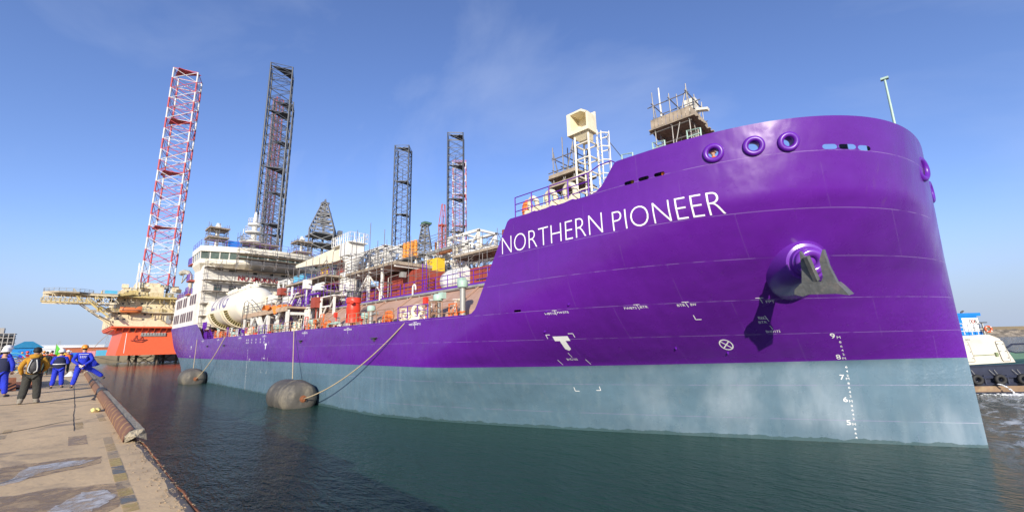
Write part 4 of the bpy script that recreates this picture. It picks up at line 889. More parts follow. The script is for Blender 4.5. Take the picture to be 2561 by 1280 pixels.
# radar pillar and jackstaff at the bow
mb = MB(); mb.tube((-6.7, 21.4, 10.5), (-6.7, 21.4, 16.3), .12, 10); mb.box((-6.7, 21.4, 16.6), (.55, .5, .7)); mb.box((-6.3, 21.3, 16.2), (.9, .3, .12), ry=.3); mb.tube((-8.2, 21, 14), (-8.2, 21, 18.2), .04, 5); mb.build('signal_mast', TANKW, SHIP)
mb = MB(); mb.tube((.9, CL, 12.0), (.9, CL, 16.9), .065, 10, .045); mb.box((.9, CL, 16.92), (.3, .2, .1)); mb.build('jackstaff', MINT, SHIP, smooth=True)
mb = MB(); mb.tube((1.0, 28, 12), (1.0, 28, 14.1), .05, 6); mb.path([(1.0, 28, 14.0), (1.1, 29, 14.25), (1.2, 31, 14.2), (1.25, 31.4, 13.7)], .05, 6); mb.tube((1.1, 29.6, 12), (1.1, 29.6, 14.2), .04, 6); mb.tube((1.0, 28, 13.4), (1.2, 31, 13.3), .03, 5)
mb.bar((1.25, 31.2, 14.2), (1.4, 32.6, 12), .3, .12)
for k in range(6): mb.box((1.4+.02*k, 31.5+.2*k, 13.7-.3*k), (.25, .3, .08))
mb.build('bow_accommodation_ladder', mat('grey_cream_paint', (.55, .53, .45), .6), SHIP)
# winches on the forecastle seen through the slots
for u, m in ((-7.4, YELL), (-6.7, DGREY), (-6.1, ORNG), (-1.0, WHITE), (-.1, DGREY)):
    mb = MB(); v = 15.55 if u < -3 else 20; mb.lathe([(.12, -.1), (.12, .1)], (u-.05, v, 11.0) if u < -3 else (u, v, 11.2), 16, dirv=(1, 0, 0)); mb.box((u, v+.05, 10.74), (.22, .1, .38)); mb.build('mooring_winch', m, SHIP, smooth=True)

mb = MB(); mb.bb((-8.1, 15.7, 10.56), (-5.8, 16.0, 11.5)); mb.build('added_slot_backing', DGREY, SHIP)  # added dark backing box, keeps sky out of the aft slots
mb = MB(); mb.bb((-.95, 19.2, 10.56), (-.72, 19.8, 11.9)); mb.bb((-.2, 20.4, 10.56), (.3, 21, 11.9)); mb.build('added_slot_backing_box', DGREY, SHIP)  # added dark boxes behind the forward slots, partly blocking the sky

# ================================================================== scaffolds standing on the ship (each can be taken away)
random.seed(3)
T = thing('scaffold', 'wide grey tube scaffold covering the white front of the bridge, planks at several levels', 'scaffold', (-86.2, 24, 7.9), 'tube scaffolds on the ship')
scaffold_parts(T, -87.0, -85.6, 15.8, 34.5, 7.8, 20.0, 1, 9, 2.1, .032, (10.1, 12.2, 14.3, 16.2, 18.4), 1.2, diag=False, toe=False)
mb = MB(); mb.tube((-85.5, 17, 18.2), (-85.5, 24.5, 12.2), .05, 5); mb.tube((-85.5, 24.5, 12.2), (-85.5, 29, 16), .05, 5); mb.tube((-85.5, 29, 17), (-85.5, 34, 19.5), .05, 5); mb.build('diagonal_brace', SCAF, T)
T = thing('scaffold', 'planked tube scaffold hugging the wheelhouse windows of the white bridge', 'scaffold', (-83.4, 26, 18.9), 'tube scaffolds on the ship')
scaffold_parts(T, -83.4, -82.4, 19.5, 33.5, 18.2, 22.0, 1, 7, 1.6, .042, (19.9, 20.6), .9, diag=True, toe=False)
T = thing('scaffold', 'two-decked scaffold tower on the wheelhouse roof, nearest the pier', 'scaffold', (-90.3, 17.6, 22.2), 'tube scaffolds on the ship')
scaffold_parts(T, -92, -88.8, 16.2, 19.0, 22.2, 26.6, 2, 2, 1.6, .045, (24.3, 26.0), .9)
T = thing('scaffold', 'two-decked scaffold tower on the far end of the wheelhouse roof', 'scaffold', (-90.3, 32, 22.2), 'tube scaffolds on the ship')
scaffold_parts(T, -92, -88.8, 31.0, 33.8, 22.2, 26.4, 2, 2, 1.6, .045, (23.7, 25.8), 1.2)
for v, z in ((17.6, 27.3), (32.4, 27.3)):
    mb = MB(); mb.tube((-90.3, v, 22.2), (-90.3, v, z), .28, 10); mb.box((-90.3, v, z-.6), (.9, .7, .5)); mb.build('satellite_post', WHITE, SHIP)
T = thing('scaffold', 'scaffold with a wide timber deck round the foot of the radar mast on the bridge', 'scaffold', (-89.8, 23.5, 22.2), 'tube scaffolds on the ship')
scaffold_parts(T, -91.8, -88.2, 21.2, 27.2, 22.2, 25.6, 2, 3, 1.6, .045, (24.0,), .9)
o = MB().box((-90, 20.3, 23.4), (1.6, 2.2, 1.5)).build('blue_container', BLUEP, None, loc=(-90, 20.3, 22.2)); tag(o, 'small blue container standing on the bridge roof by the scaffold', 'container')
T = thing('scaffold', 'tall pole scaffold around the timber-floored platform amidships', 'scaffold', (-38, 20, 6), 'tube scaffolds on the ship')
scaffold_parts(T, -43.6, -33.2, 18.9, 19.7, 8.9, 14.3, 4, 1, 2.2, .032, (), 2.0, diag=False)
T = thing('scaffold', 'grey scaffold platform jutting above the second red deckhouse', 'scaffold', (-26, 24, 10.5), 'tube scaffolds on the ship')
scaffold_parts(T, -28.5, -23.2, 23.2, 25.5, 10.6, 13.3, 3, 1, 1.3, .03, (12.0,), .6)
T = thing('scaffold', 'low scaffold cage of tubes and boards between the gas tank and the crane', 'scaffold', (-50, 20, 8.9), 'tube scaffolds on the ship')
scaffold_parts(T, -58.5, -46.8, 19.6, 21.8, 8.9, 14.2, 6, 1, 1.8, .035, (10.6, 12.3), 1.2)
T = thing('scaffold', 'leaning tube scaffold with a boarded deck just aft of the foremast', 'scaffold', (-12.3, 17, 10.8), 'tube scaffolds on the ship')
scaffold_parts(T, -12.6, -11.3, 16.9, 18.3, 10.6, 14.6, 2, 1, 1.4, .03, (12.5, 13.0), .8)
T = thing('scaffold', 'square scaffold tower with timber sides above the bow bulwark', 'scaffold', (-7.3, 20, 10.5), 'tube scaffolds on the ship')
scaffold_parts(T, -8.15, -6.4, 19.9, 22.1, 10.6, 16.9, 2, 2, 1.5, .028, (15.25,), .6, toe=False)
mb = MB(); [mb.bb((-8.3+k*.2, 19.76, 15.3), (-8.12+k*.2, 19.79, 15.78)) for k in range(10)]; [mb.bb((-6.28, 19.8+k*.22, 15.3), (-6.25, 20.0+k*.22, 15.78)) for k in range(11)]; mb.bb((-8.3, 19.79, 15.7), (-6.3, 19.82, 15.76)); mb.bb((-6.31, 19.8, 15.7), (-6.28, 22.2, 15.76)); mb.build('timber_side', PLANK, T)
T = thing('scaffold', 'thin pole scaffold standing along the purple trunk rail before the ribbed white tank', 'scaffold', (-26, 21, 8.8), 'tube scaffolds on the ship')
scaffold_parts(T, -32.0, -19.5, 20.7, 21.5, 8.8, 12.2, 4, 1, 3.6, .02, (), 1.2, diag=False)
T = thing('scaffold', 'pole scaffold round the white pipe racks behind the orange exhaust pipes', 'scaffold', (-36, 25, 11.5), 'tube scaffolds on the ship')
scaffold_parts(T, -47, -30.0, 24.3, 25.0, 12.0, 15.2, 7, 1, 1.6, .028, (), 1.6, diag=True)
mb = MB(); n = 10
P_ = [[Vector((-55.5+i*.55, 16.0+j*.7, 9.0+.28*sin(i*1.3)*(1 if j else .6)+(.35 if i in (1, 2, 7) else 0)-(.6 if j == 0 and i > 6 else 0))) for i in range(n)] for j in range(4)]
mb.add([p for r_ in P_ for p in r_], [(j*n+i, j*n+i+1, (j+1)*n+i+1, (j+1)*n+i) for j in range(3) for i in range(n-1)])
tag(mb.build('tarpaulin', mat('orange_tarpaulin', (.8, .2, .03), .6, var=.15), None, loc=(-53, 17, 9)), 'crumpled orange tarpaulin spread on the white-legged platform beside the gas tank', 'tarpaulin')

# ================================================================== far ground behind the basin
mb = MB(); mb.quad((-262, -4000, 3.0), (-262, 4000, 3.0), (-5000, 4000, 3.0), (-5000, -4000, 3.0)); mb.quad((-262, -4000, 3.0), (-262, -4000, -3), (-262, 4000, -3), (-262, 4000, 3.0))
mb.quad((12, -90, 3.04), (-262, -90, 3.04), (-262, -4000, 3.04), (12, -4000, 3.04))
struct(mb.build('ground', mat('far_quay_concrete', (.27, .23, .16), .9, var=.25, vscale=.15, dirt=(.12, .1, .07), dirt_amt=.7, dirt_scale=.3)))
mb = MB()
for (x0, x1) in ((-139, -262),):
    a, b = x0, x1; mb.quad((a, -90, 3.05), (a, pier_edge(-138), 3.05), (b, pier_edge(-262), 3.05), (b, -90, 3.05)); mb.quad((a, pier_edge(-138), 3.05), (a, pier_edge(-138), -2), (b, pier_edge(-262), -2), (b, pier_edge(-262), 3.05))
struct(mb.build('far_pier', CONC))
# breakwater on the right: a rock slope with a sand coloured top
mb = MB(); P0 = Vector((62, 500, 0)); dR = Vector((.731, .682, 0)); dN = Vector((-.682, .731, 0)); n = 300; rows = []
for i in range(n+1):
    s_ = -260+i*3.2
    rows.append([P0+dR*s_+dN*(k*2.2+random.random()*1.6)+Vector((0, 0, [-1, .9, 2.3, 3.9, 4.9][k]+random.random()*1.0)) for k in range(5)])
mb.add([p for r_ in rows for p in r_], [(i*5+k, (i+1)*5+k, (i+1)*5+k+1, i*5+k+1) for i in range(n) for k in range(4)])
struct(mb.build('breakwater', mat('breakwater_rock', (.20, .17, .13), .9, var=.6, vscale=.35)))
mb = MB(); a = P0+dN*10; mb.add([a+dR*-260+Vector((0, 0, 4.6)), a+dR*700+Vector((0, 0, 4.6)), a+dR*700+dN*14+Vector((0, 0, 8.6)), a+dR*-260+dN*14+Vector((0, 0, 7.6)), a+dR*700+dN*60+Vector((0, 0, 8.4)), a+dR*-260+dN*60+Vector((0, 0, 7.4))], [(0, 1, 2, 3), (3, 2, 4, 5)])
struct(mb.build('sand_bank', mat('dry_sand', (.34, .25, .12), .95, var=.12, vscale=.05)))

# ================================================================== the orange jack-up rig
RX = -205
RIG = thing('jackup_rig', 'orange-hulled jack-up rig with cream decks, helideck and one tall red and white lattice leg', 'oil rig', (-225, 28, 0))
mb = MB()
prof = [(14.6, 3.2), (15.6, 11.4), (12.6, 12.2), (12.4, 12.8), (50, 12.8), (50, 3.2)]
mb.prism([(RX, y, z) for y, z in prof], (-42, 0, 0)); h_ = mb.build('rig_hull', ORANGEH, RIG)
mb = MB(); mb.bb((RX+2.4, 12.2, 12.8), (RX-42, 52, 13.3)); h2_ = mb.build('deck_ledge', ORANGEH, RIG)
for i in range(12):
    y = 13.5+i*1.75; mb = MB(); mb.prism([(RX, y, 11.1), (RX+2.3, y, 12.8), (RX, y, 12.8)], (0, .25, 0)); mb.build('ledge_bracket', ORANGEH, h2_)
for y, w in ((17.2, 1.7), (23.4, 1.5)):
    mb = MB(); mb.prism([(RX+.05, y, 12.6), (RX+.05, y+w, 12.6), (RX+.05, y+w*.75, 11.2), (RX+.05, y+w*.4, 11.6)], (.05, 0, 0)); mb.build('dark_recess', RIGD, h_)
mb = MB()
for i in range(9): mb.bb((RX+.03, 20.6+.8*i, 10.25), (RX+.45, 21.2+.8*i, 11.1))
mb.bb((RX+.02, 20.4, 9.9), (RX+.5, 27.6, 10.2)); mb.build('hull_stage', GREYST, h_)
mb = MB(); mb.bb((RX+.03, 16.6, 4.0), (RX+.06, 16.75, 11)); mb.build('white_stripe', WPAINT, h_)
mb = MB()
for y in (18.6, 20.2): mb.bar((RX+.3, y, 8.6), (RX+.3, y+.9, 10.3), .14); mb.bar((RX+.3, y+1.2, 8.6), (RX+.3, y+.5, 10.2), .12)
mb.bar((RX+.3, 18.0, 8.3), (RX+.3, 22.3, 8.7), .2); mb.path([(RX+.3, 18, 8.5), (RX+.3, 19.5, 7.9), (RX+.3, 21, 7.8), (RX+.3, 22.4, 8.7)], .12, 5); mb.build('fairlead_frame', mat('dark_red_steel', (.25, .04, .03), .6), h_)
def rbox(n, a, b, m=RIGC, par=RIG): return MB().bb(a, b).build(n, m, par)
low = rbox('lower_deckhouse', (RX+.5, 11.9, 13.3), (RX-38, 50, 18.4))
for y, z in ((13.2, 15.6), (14.9, 15.6), (20.1, 15.6), (13.4, 17.6), (15.9, 17.6), (20.4, 17.4), (22.3, 17.4)):
    rbox('window', (RX+.5, y, z), (RX+.58, y+.7, z+.6), DGREY, low)
rbox('vent_louvre', (RX+.5, 27.0, 14.4), (RX+.9, 28.5, 17.4), GREYST, low)
mid = rbox('middle_deckhouse', (RX-1.5, 12.8, 18.4), (RX-36, 44, 23.6))
rbox('middle_deckhouse', (RX+.2, 16.2, 18.4), (RX-1.4, 25.5, 20.3))
for y, z in ((14.3, 21.2), (16.0, 21.2), (19.5, 21.4), (21.2, 21.4), (14.6, 22.6)): rbox('window', (RX-1.5, y, z), (RX-1.42, y+.5, z+.6), DGREY, mid)
rbox('main_walkway', (RX+2.2, 10.5, 18.25), (RX-3, 45, 18.5), RIGC)
mb = MB(); rail(mb, [(RX+2.2, 45, 18.5), (RX+2.2, 10.5, 18.5), (RX-3, 10.5, 18.5)], 1.1, 1.6, .07); mb.build('walkway_railing', RIGY, RIG)
rbox('top_walkway', (RX+2.4, 8.5, 23.6), (RX-3, 46, 24.3), RIGY)
mb = MB(); rail(mb, [(RX+2.4, 46, 24.3), (RX+2.4, 8.5, 24.3), (RX-3, 8.5, 24.3)], 1.2, 1.5, .08); mb.build('walkway_railing', RIGY, RIG)
top = rbox('upper_deckhouse', (RX-2, 14.2, 24.3), (RX-25, 24.0, 27.6), RIGC)
rbox('control_cabin', (RX-1, 17.5, 27.6), (RX-12, 24.2, 29.6), RIGC, top); rbox('control_cabin', (RX-.5, 21.5, 24.3), (RX-10, 25.4, 28.2), RIGC, top)
for y in (15, 18.6, 21.0): rbox('doorway', (RX-2, y, 24.5), (RX-1.9, y+.6, 26.4), DGREY, top)
random.seed(31)
for i in range(26):
    y = 13+random.random()*17; z = 24.4+random.random()*3.8; s_ = .6+random.random()*1.4
    rbox('deck_machinery', (RX-.6-random.random()*1.5, y, z), (RX-3, y+s_, z+s_*.8), random.choice([RIGC, RIGC, RIGY, WHITE, GREYST, RIGD]))
for i in range(22):
    y = 11+random.random()*18; z = random.choice([18.5, 20.5, 22, 16]); mb = MB(); L_ = 1+random.random()*4
    mb.bar((RX+1.5, y, z), (RX+1.5, y+L_*.6, z+random.choice([0, L_*.8, -L_*.5])), .16); mb.bar((RX+1.4, y, z), (RX+1.4, y, z+1.8), .18); mb.build('pipe_bracket', random.choice([RIGC, RIGY, RIGD, GREYST]), RIG)
for i in range(14):   # equipment bays on the side hidden partly by the ship
    y = 27+random.random()*8; z = 13.5+random.random()*9; mb = MB(); mb.bar((RX+1.8, y, z), (RX+1.8, y, z+3), .2); mb.bar((RX+1.8, y, z+2.6), (RX+1.8, y+2, z+.6), .18); mb.bar((RX+1.8, y, z+1.5), (RX+1.8, y+2.5, z+1.5), .2); mb.build('bracing', random.choice([RIGC, RIGY, RIGD]), RIG)
mb = MB()
for k in range(3): mb.bar((RX+1.2+.01*k, 17.4-.3*k, 30.0), (RX+1.2, 17.3+.0*k, 36), .12)
mb.tube((RX, 17.4, 27), (RX, 17.2, 36.5), .22, 6); mb.tube((RX, 18.2, 27), (RX, 17.9, 35.4), .14, 6)
for z in (29, 31, 33, 35): mb.bar((RX, 16.9, z), (RX, 18.6, z), .15)
mb.build('radio_mast', WHITE, RIG)
# helideck with truss, netting edge and stairs
hx, hy, R = RX+1, 0.6, 6.2
oc = [(hx+R*1.1*cos(pi/8+k*pi/4), hy+R*sin(pi/8+k*pi/4)) for k in range(8)]
mb = MB(); mb.prism([(x, y, 23.7) for x, y in oc], (0, 0, .5)); mb.bb((RX+5, 4, 23.7), (RX-6, 12.5, 24.19)); hd = mb.build('helideck', mat('helideck_weathered_paint', (.35, .3, .22), .8, var=.2), RIG)
mb = MB(); rr = [(x, y, 24.2) for x, y in oc]; rail(mb, rr+[rr[0]], 1.0, 1.6, .05, 2); mb.build('helideck_railing', GREYST, hd)
mb = MB()
for k in range(9):
    y = -5+k*2.0
    for x in (RX+5, RX-3):
        mb.bar((x, y, 23.7), (x, y, 20.9+max(0, (k-5))*0), .14); mb.bar((x, y, 23.6), (x, y+2, 21.0), .12)
for x in (RX+5, RX-3): mb.bar((x, -5.2, 20.9), (x, 12.5, 20.9), .25, .3); mb.bar((x, -5.2, 23.5), (x, 12.5, 23.5), .3, .4)
for k in range(14): mb.bar((RX+5, -5+k*1.25, 22.3), (RX-3, -5+k*1.25, 22.4), .18)
mb.build('helideck_truss', RIGC, hd)
mb = MB(); rail(mb, [(RX+5.3, -5.3, 20.9), (RX+5.3, 6, 20.9)], 1.1, 1.0, .08); mb.bb((RX+5.4, -5.3, 20.6), (RX+3.5, 6, 20.9)); mb.build('lower_walkway', RIGY, hd)
mb = MB()
for (y0, z0, y1, z1) in ((1.5, 24.2, 3.6, 21.4), (5.2, 21.6, 8.0, 18.8), (8.4, 18.6, 11.0, 16.2)):
    for dx in (5.6, 4.6): mb.bar((RX+dx, y0, z0), (RX+dx, y1, z1), .18, .4); mb.bar((RX+dx, y0, z0+1.1), (RX+dx, y1, z1+1.1), .1)
    for k in range(8): t_ = k/8; mb.bar((RX+5.6, y0+(y1-y0)*t_, z0+(z1-z0)*t_), (RX+5.6, y0+(y1-y0)*t_, z0+(z1-z0)*t_+1.1), .09); mb.bar((RX+5.6, y0+(y1-y0)*t_, z0+(z1-z0)*t_), (RX+4.6, y0+(y1-y0)*t_, z0+(z1-z0)*t_), .12)
mb.build('helideck_stairs', RIGY, hd)
for (a, b) in (((3.5, 20.9), (12.2, 13.6)), ((6.5, 20.9), (12, 18.4)), ((6.0, 18.5), (12.5, 18.4)), ((8.5, 16.8), (12, 14.8))):
    mb = MB(); mb.bar((RX+4, a[0], a[1]), (RX+1, b[0], b[1]), .3); mb.bar((RX-3, a[0], a[1]), (RX-3, b[0], b[1]), .3); mb.build('diagonal_support', RIGC, hd)
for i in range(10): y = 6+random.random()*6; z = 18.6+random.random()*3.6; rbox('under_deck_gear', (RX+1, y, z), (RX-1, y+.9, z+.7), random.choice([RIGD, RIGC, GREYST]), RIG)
rbox('blue_windbreak', (RX+4.5, 9.0, 24.3), (RX+4.3, 12.2, 25.4), LBLUE); rbox('yellow_winch', (RX+4.2, 8.0, 18.4), (RX+3, 9.2, 19.6), YELL)
mb = MB(); mb.bar((RX+3, 17, 25.0), (RX+4, 6.8, 22.6), .7, .8); mb.box((RX+2, 16.6, 25.2), (2.5, 2.5, 1.6)); mb.build('crane_jib', RIGY, RIG)
leg = MB(); lattice_leg(leg, (-215, 24.3), 8.4, 29.5, 122.8, 4.66, .31, .125, 8, -20, mats=(0, 1))
leg.mi = 0
for zt in (52.8, 76.1, 99.4, 122.6):
    pl = [(-215+3.9*sx_, 24.3+3.9*sy_, zt) for sx_, sy_ in ((1, 1), (1, -1), (-1, -1))]; leg.prism(pl, (0, 0, .25))
leg.build('lattice_leg', [REDL, WHTL], RIG)
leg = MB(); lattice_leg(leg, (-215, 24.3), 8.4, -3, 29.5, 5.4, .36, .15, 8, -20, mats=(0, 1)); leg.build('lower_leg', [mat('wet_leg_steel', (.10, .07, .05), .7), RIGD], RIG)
mb = MB()
for y in (21, 27, 33, 39): mb.tube((RX-8, y, -2), (RX-8, y, 3.3), .4, 8); mb.bar((RX-8, y, 3), (RX-8, y+4.5, .2), .3); mb.bar((RX-8, y+4.5, 3), (RX-8, y+1, .2), .3)
mb.build('hull_blocking', mat('wet_leg_steel', (.10, .07, .05), .7), RIG)
LB = thing('lifeboat', 'orange enclosed lifeboat hanging on the cream side of the orange rig', 'lifeboat', (RX+3.2, 16.6, 18.2))
mb = MB(); secs = []
for t_ in range(13):
    y = 13.6+t_*.49; w = 1.15*min(1, (.25+sin(pi*t_/12))**.6); zb = 18.1+.5*(abs(t_-6)/6)**3
    secs.append([(RX+3.4+w*a, y, z) for a, z in ((0, zb-.25), (.75, zb+.1), (1, 18.9), (.95, 19.1), (.7, 19.7), (.25, 19.95 if t_ < 10 else 20.3), (-.25, 19.95 if t_ < 10 else 20.3), (-.7, 19.7), (-.95, 19.1), (-1, 18.9), (-.75, zb+.1))])
k = 11; mb.add([p for s_ in secs for p in s_], [(i*k+j, i*k+(j+1) % k, (i+1)*k+(j+1) % k, (i+1)*k+j) for i in range(12) for j in range(k)]+[tuple(range(k-1, -1, -1)), tuple(range(12*k, 13*k))])
mb.build('lifeboat_hull', mat('lifeboat_orange', (.68, .19, .06), .45), LB, smooth=True)
mb = MB()
for y in (14.8, 17.8): mb.path([(RX+4.4, y-.6, 19.0), (RX+4.2, y-.2, 19.8), (RX+3.6, y+.2, 20.2)], .06, 5)
mb.bb((RX+4.5, 13.8, 18.86), (RX+4.62, 19.2, 18.98)); mb.build('grab_rail', DGREY, LB)
# a mooring line from the rig down to the quay
tag(MB().path([(RX+1, 13.0, 12.3), (-230, 11, 8.2), (-262, 9.8, 3.2)], .08, 5).build('mooring_rope', ROPE, None, loc=(RX, 13, 12)), 'thin mooring line running down from the orange rig to the quay', 'rope')

# ================================================================== the dark rigs beyond the ship
def deck_hull(T, cx, cy, w, d, z0, z1, m):
    mb = MB(); mb.bb((cx-w/2, cy-d/2, z0), (cx+w/2, cy+d/2, z1)); o = mb.build('rig_hull', m, T)
    mb = MB(); mb.bb((cx-w*.3, cy-d*.3, z1), (cx+w*.1, cy+d*.35, z1+7)); mb.build('deckhouse', RIGC, T)
    mb = MB(); rail(mb, [(cx+w/2, cy-d/2, z1), (cx+w/2, cy+d/2, z1)], 1.2, 3, .1); mb.build('deck_railing', RIGY, T)
def derrick(T, cx, cy, w0, z0, z1, z2, w1, m, tilt=0):
    mb = MB(); lattice_leg(mb, (cx, cy), w0, z0, z1, 3.6, .32, .15, 5, tilt)
    def cor(w, z): return [Vector((cx+w/2*sqrt(2)*cos(pi/4+radians(tilt)+k*pi/2), cy+w/2*sqrt(2)*sin(pi/4+radians(tilt)+k*pi/2), z)) for k in range(4)]
    n = 7; prev = cor(w0, z1)
    for i in range(1, n+1):
        t_ = i/n; c = cor(w0+(w1-w0)*t_, z1+(z2-z1)*t_)
        for k in range(4): mb.tube(prev[k], c[k], .28, 5); mb.tube(c[k], c[(k+1) % 4], .18, 4); mb.tube(prev[k], c[(k+1) % 4], .16, 4); mb.tube(prev[(k+1) % 4], c[k], .16, 4)
        prev = c
    mb.box((cx, cy, z2+.3), (w1*1.3, w1*1.3, .7)); mb.box((cx, cy, z1-2), (w0*1.15, w0*1.15, .5)); mb.box((cx+w0*.5, cy+w0*.55, z1-1), (1.5, 1.6, 2.2)); mb.box((cx, cy, z1-6), (w0*1.1, w0*1.1, .4)); mb.tube((cx, cy, z0), (cx, cy, z2), .5, 6); mb.tube((cx, cy, z2), (cx, cy, z2+1.6), .15, 5)
    for s_ in (-1, 1): mb.bar((cx+s_*w1*.5, cy, z2+.5), (cx+s_*w1*.2, cy, z2+2.2), .25)
    for z in (z0+(z1-z0)*.4, z1+(z2-z1)*.35, z1+(z2-z1)*.62): mb.box((cx, cy, z), (w0*.45, w0*.45, 1.1))
    return mb.build('derrick', m, T)
def leg_thing(T, c, w, z0, z1, bay, plan, mats_, decks=(), name='lattice_leg'):
    mb = MB(); lattice_leg(mb, c, w, z0, z1, bay, .33, .125, 7, plan, mats=(0, 1) if len(mats_) > 1 else None); mb.mi = 0
    for z in decks:
        q = w*.48; a = radians(plan)
        pl = [(c[0]+q*(sx_*cos(a)-sy_*sin(a)), c[1]+q*(sx_*sin(a)+sy_*cos(a)), z) for sx_, sy_ in ((1, 1), (1, -1), (-1, -1))]; mb.prism(pl, (0, 0, .3))
    mb.tube((c[0], c[1], z0), (c[0], c[1], z1-12), .14, 4)
    mb.build(name, mats_, T)
T = thing('jackup_rig', 'dark blue-grey jack-up rig with two tall lattice legs behind the white bridge', 'oil rig', (-200, 62, 0), 'jack-up rigs beyond the ship')
deck_hull(T, -200, 78, 60, 50, 10, 19, BLACKST)
leg_thing(T, (-192, 54.6), 8.6, -3, 129, 4.6, 69, [BLACKST], (127.5, 106, 80, 55)); leg_thing(T, (-230, 67.9), 9.0, -3, 134, 4.6, 69, [BLACKST], (132.5, 110, 82, 60))
derrick(T, -166.6, 67.6, 8.8, 19, 50.0, 61.4, 2.0, GREYLAT, 60)
leg_thing(T, (-262, 74), 4, 19, 154, 6, 12, [mat('faded_red_lattice', (.25, .05, .05), .6)], (), 'crane_boom')
T = thing('jackup_rig', 'dark jack-up rig with slim black lattice legs and a green-topped derrick amidships', 'oil rig', (-190, 128, 0), 'jack-up rigs beyond the ship')
deck_hull(T, -192, 130, 46, 52, 12, 21, BLACKST)
leg_thing(T, (-187, 115.8), 7.4, -3, 109.5, 4.2, 45, [BLACKST], (108, 89, 71)); leg_thing(T, (-178.3, 145.2), 8.8, -3, 124.2, 4.7, 47, [BLACKST], (122.6, 104, 84, 65))
derrick(T, -188.4, 131.8, 7.6, 21, 54, 69.0, 3.2, GREYLAT, 48)
mb = MB(); mb.box((-187.5, 132.0, 70.2), (3.9, 4.6, 1.2)); mb.build('crown_sign', mat('dull_green_paint', (.08, .16, .11), .6), T)
T = thing('jackup_rig', 'farthest rig: red and white lattice leg behind a black one, thin red crane', 'oil rig', (-225, 180, 0), 'jack-up rigs beyond the ship')
deck_hull(T, -232, 182, 40, 40, 12, 21, REDBOX)
leg_thing(T, (-230.6, 191.6), 9.6, -3, 138.5, 5.0, 47, [mat('faded_red_paint', (.5, .12, .14), .5), mat('faded_white_paint', (.6, .6, .62), .5)], (137, 112, 88))
mb = MB(); lattice_leg(mb, (-206.8, 157.6), 3.2, 12, 78, 4.2, .3, .13, 5, 0)
for s_ in (-1, 1):
    for q in (-1, 1): mb.tube((-206.8+1.6*s_, 157.6+1.6*q, 78), (-206.6+.3*s_, 158.3+1.1*q, 92), .25, 5)
for z in (84, 88, 92): mb.bar((-206.6, 157.0, z), (-206.6, 159.4, z), .25)
mb.box((-206.8, 157.6, 78), (3.8, 3.8, .8)); mb.build('crane_boom', mat('brick_red_lattice', (.42, .09, .06), .6), T)

# ================================================================== buildings and objects on the far quay
def building(name, label, cat, a, b, wall, roof, gable=0, windows=(), roofname='roof', over=.3):
    T = thing(name, label, cat, ((a[0]+b[0])/2, (a[1]+b[1])/2, a[2]))
    W_ = MB().bb(a, b).build('wall', wall, T)
    x0, x1 = min(a[0], b[0]), max(a[0], b[0]); y0, y1 = min(a[1], b[1]), max(a[1], b[1]); z = b[2]
    mb = MB()
    if gable:
        ym = (y0+y1)/2; mb.prism([(x1+over, y0-over, z-.05), (x1+over, ym, z+gable), (x1+over, y1+over, z-.05), (x1+over, y1+over-.01, z-.25), (x1+over, y0-over, z-.25)], (x0-x1-2*over, 0, 0))
    else: mb.bb((x0-over, y0-over, z), (x1+over, y1+over, z+.35))
    mb.build('roof', roof, T)
    for (y, zz, w, h) in windows: MB().bb((x1, y, zz), (x1+.06, y+w, zz+h)).build('window', DGREY, T)
    return T
WW = mat('warehouse_white', (.62, .64, .66), .6, var=.05)
building('warehouse', 'very long low white warehouse on the horizon behind the brick wall', 'warehouse', (-430, -8, 3), (-470, 24, 9.6), WW, WW, windows=[(-6+i*3.2, 6.2, 2.2, 1.2) for i in range(9)])
building('warehouse', 'pale warehouse with stepped roof left of the long white one', 'warehouse', (-425, -12, 3), (-450, 10, 7.3), WW, WW)
building('warehouse', 'white-roofed shed farther right on the horizon near the orange rig', 'warehouse', (-520, 27, 3), (-560, 45, 8.2), WW, WW)
building('brick_shed', 'long low red brick building behind the crowd on the quay', 'shed', (-290, 2.5, 3), (-300, 19.5, 6.6), mat('red_brick', (.42, .13, .06), .85, var=.15, vscale=2), mat('red_brick_coping', (.3, .1, .06), .8))
building('warehouse', 'white gabled building with three dark windows beside the orange rig hull', 'warehouse', (-300, 15.0, 3), (-330, 28, 4.9), WHITE, mat('pale_roof', (.55, .53, .5), .6), gable=2.3, windows=[(17.6, 4.6, .9, .5), (19.6, 4.6, .9, .5), (21.5, 4.6, .9, .5)])
T = building('blue_shed', 'blue shed with a hipped roof and a door at the left on the pier', 'shed', (-100, -4.55, 3.05), (-104, -1.55, 5.5), mat('blue_sheet_wall', (.01, .22, .58), .5, var=.08), mat('blue_roof', (.03, .22, .38), .5))
for ch in kids(T):
    if ch.name.startswith('roof'): D.objects.remove(ch)
mb = MB(); mb.add([(-99.7, -4.85, 5.5), (-99.7, -1.25, 5.5), (-104.3, -1.25, 5.5), (-104.3, -4.85, 5.5), (-101.5, -3.5, 6.5), (-101.5, -2.6, 6.5), (-102.5, -2.6, 6.5), (-102.5, -3.5, 6.5)], [(0, 1, 5, 4), (1, 2, 6, 5), (2, 3, 7, 6), (3, 0, 4, 7), (4, 5, 6, 7), (3, 2, 1, 0)]); mb.build('roof', mat('blue_roof', (.03, .22, .38), .5), T)
d_ = MB().bb((-99.98, -3.9, 3.1), (-99.92, -2.6, 5.1)).build('door', mat('blue_door', (.01, .17, .5), .5), T); MB().box((-99.88, -3.7, 4.1), (.06, .1, .1)).build('handle', GREYST, d_)
T = thing('building_frame', 'unfinished grey concrete building frame at the far left edge', 'building', (-500, -28, 3))
mb = MB()
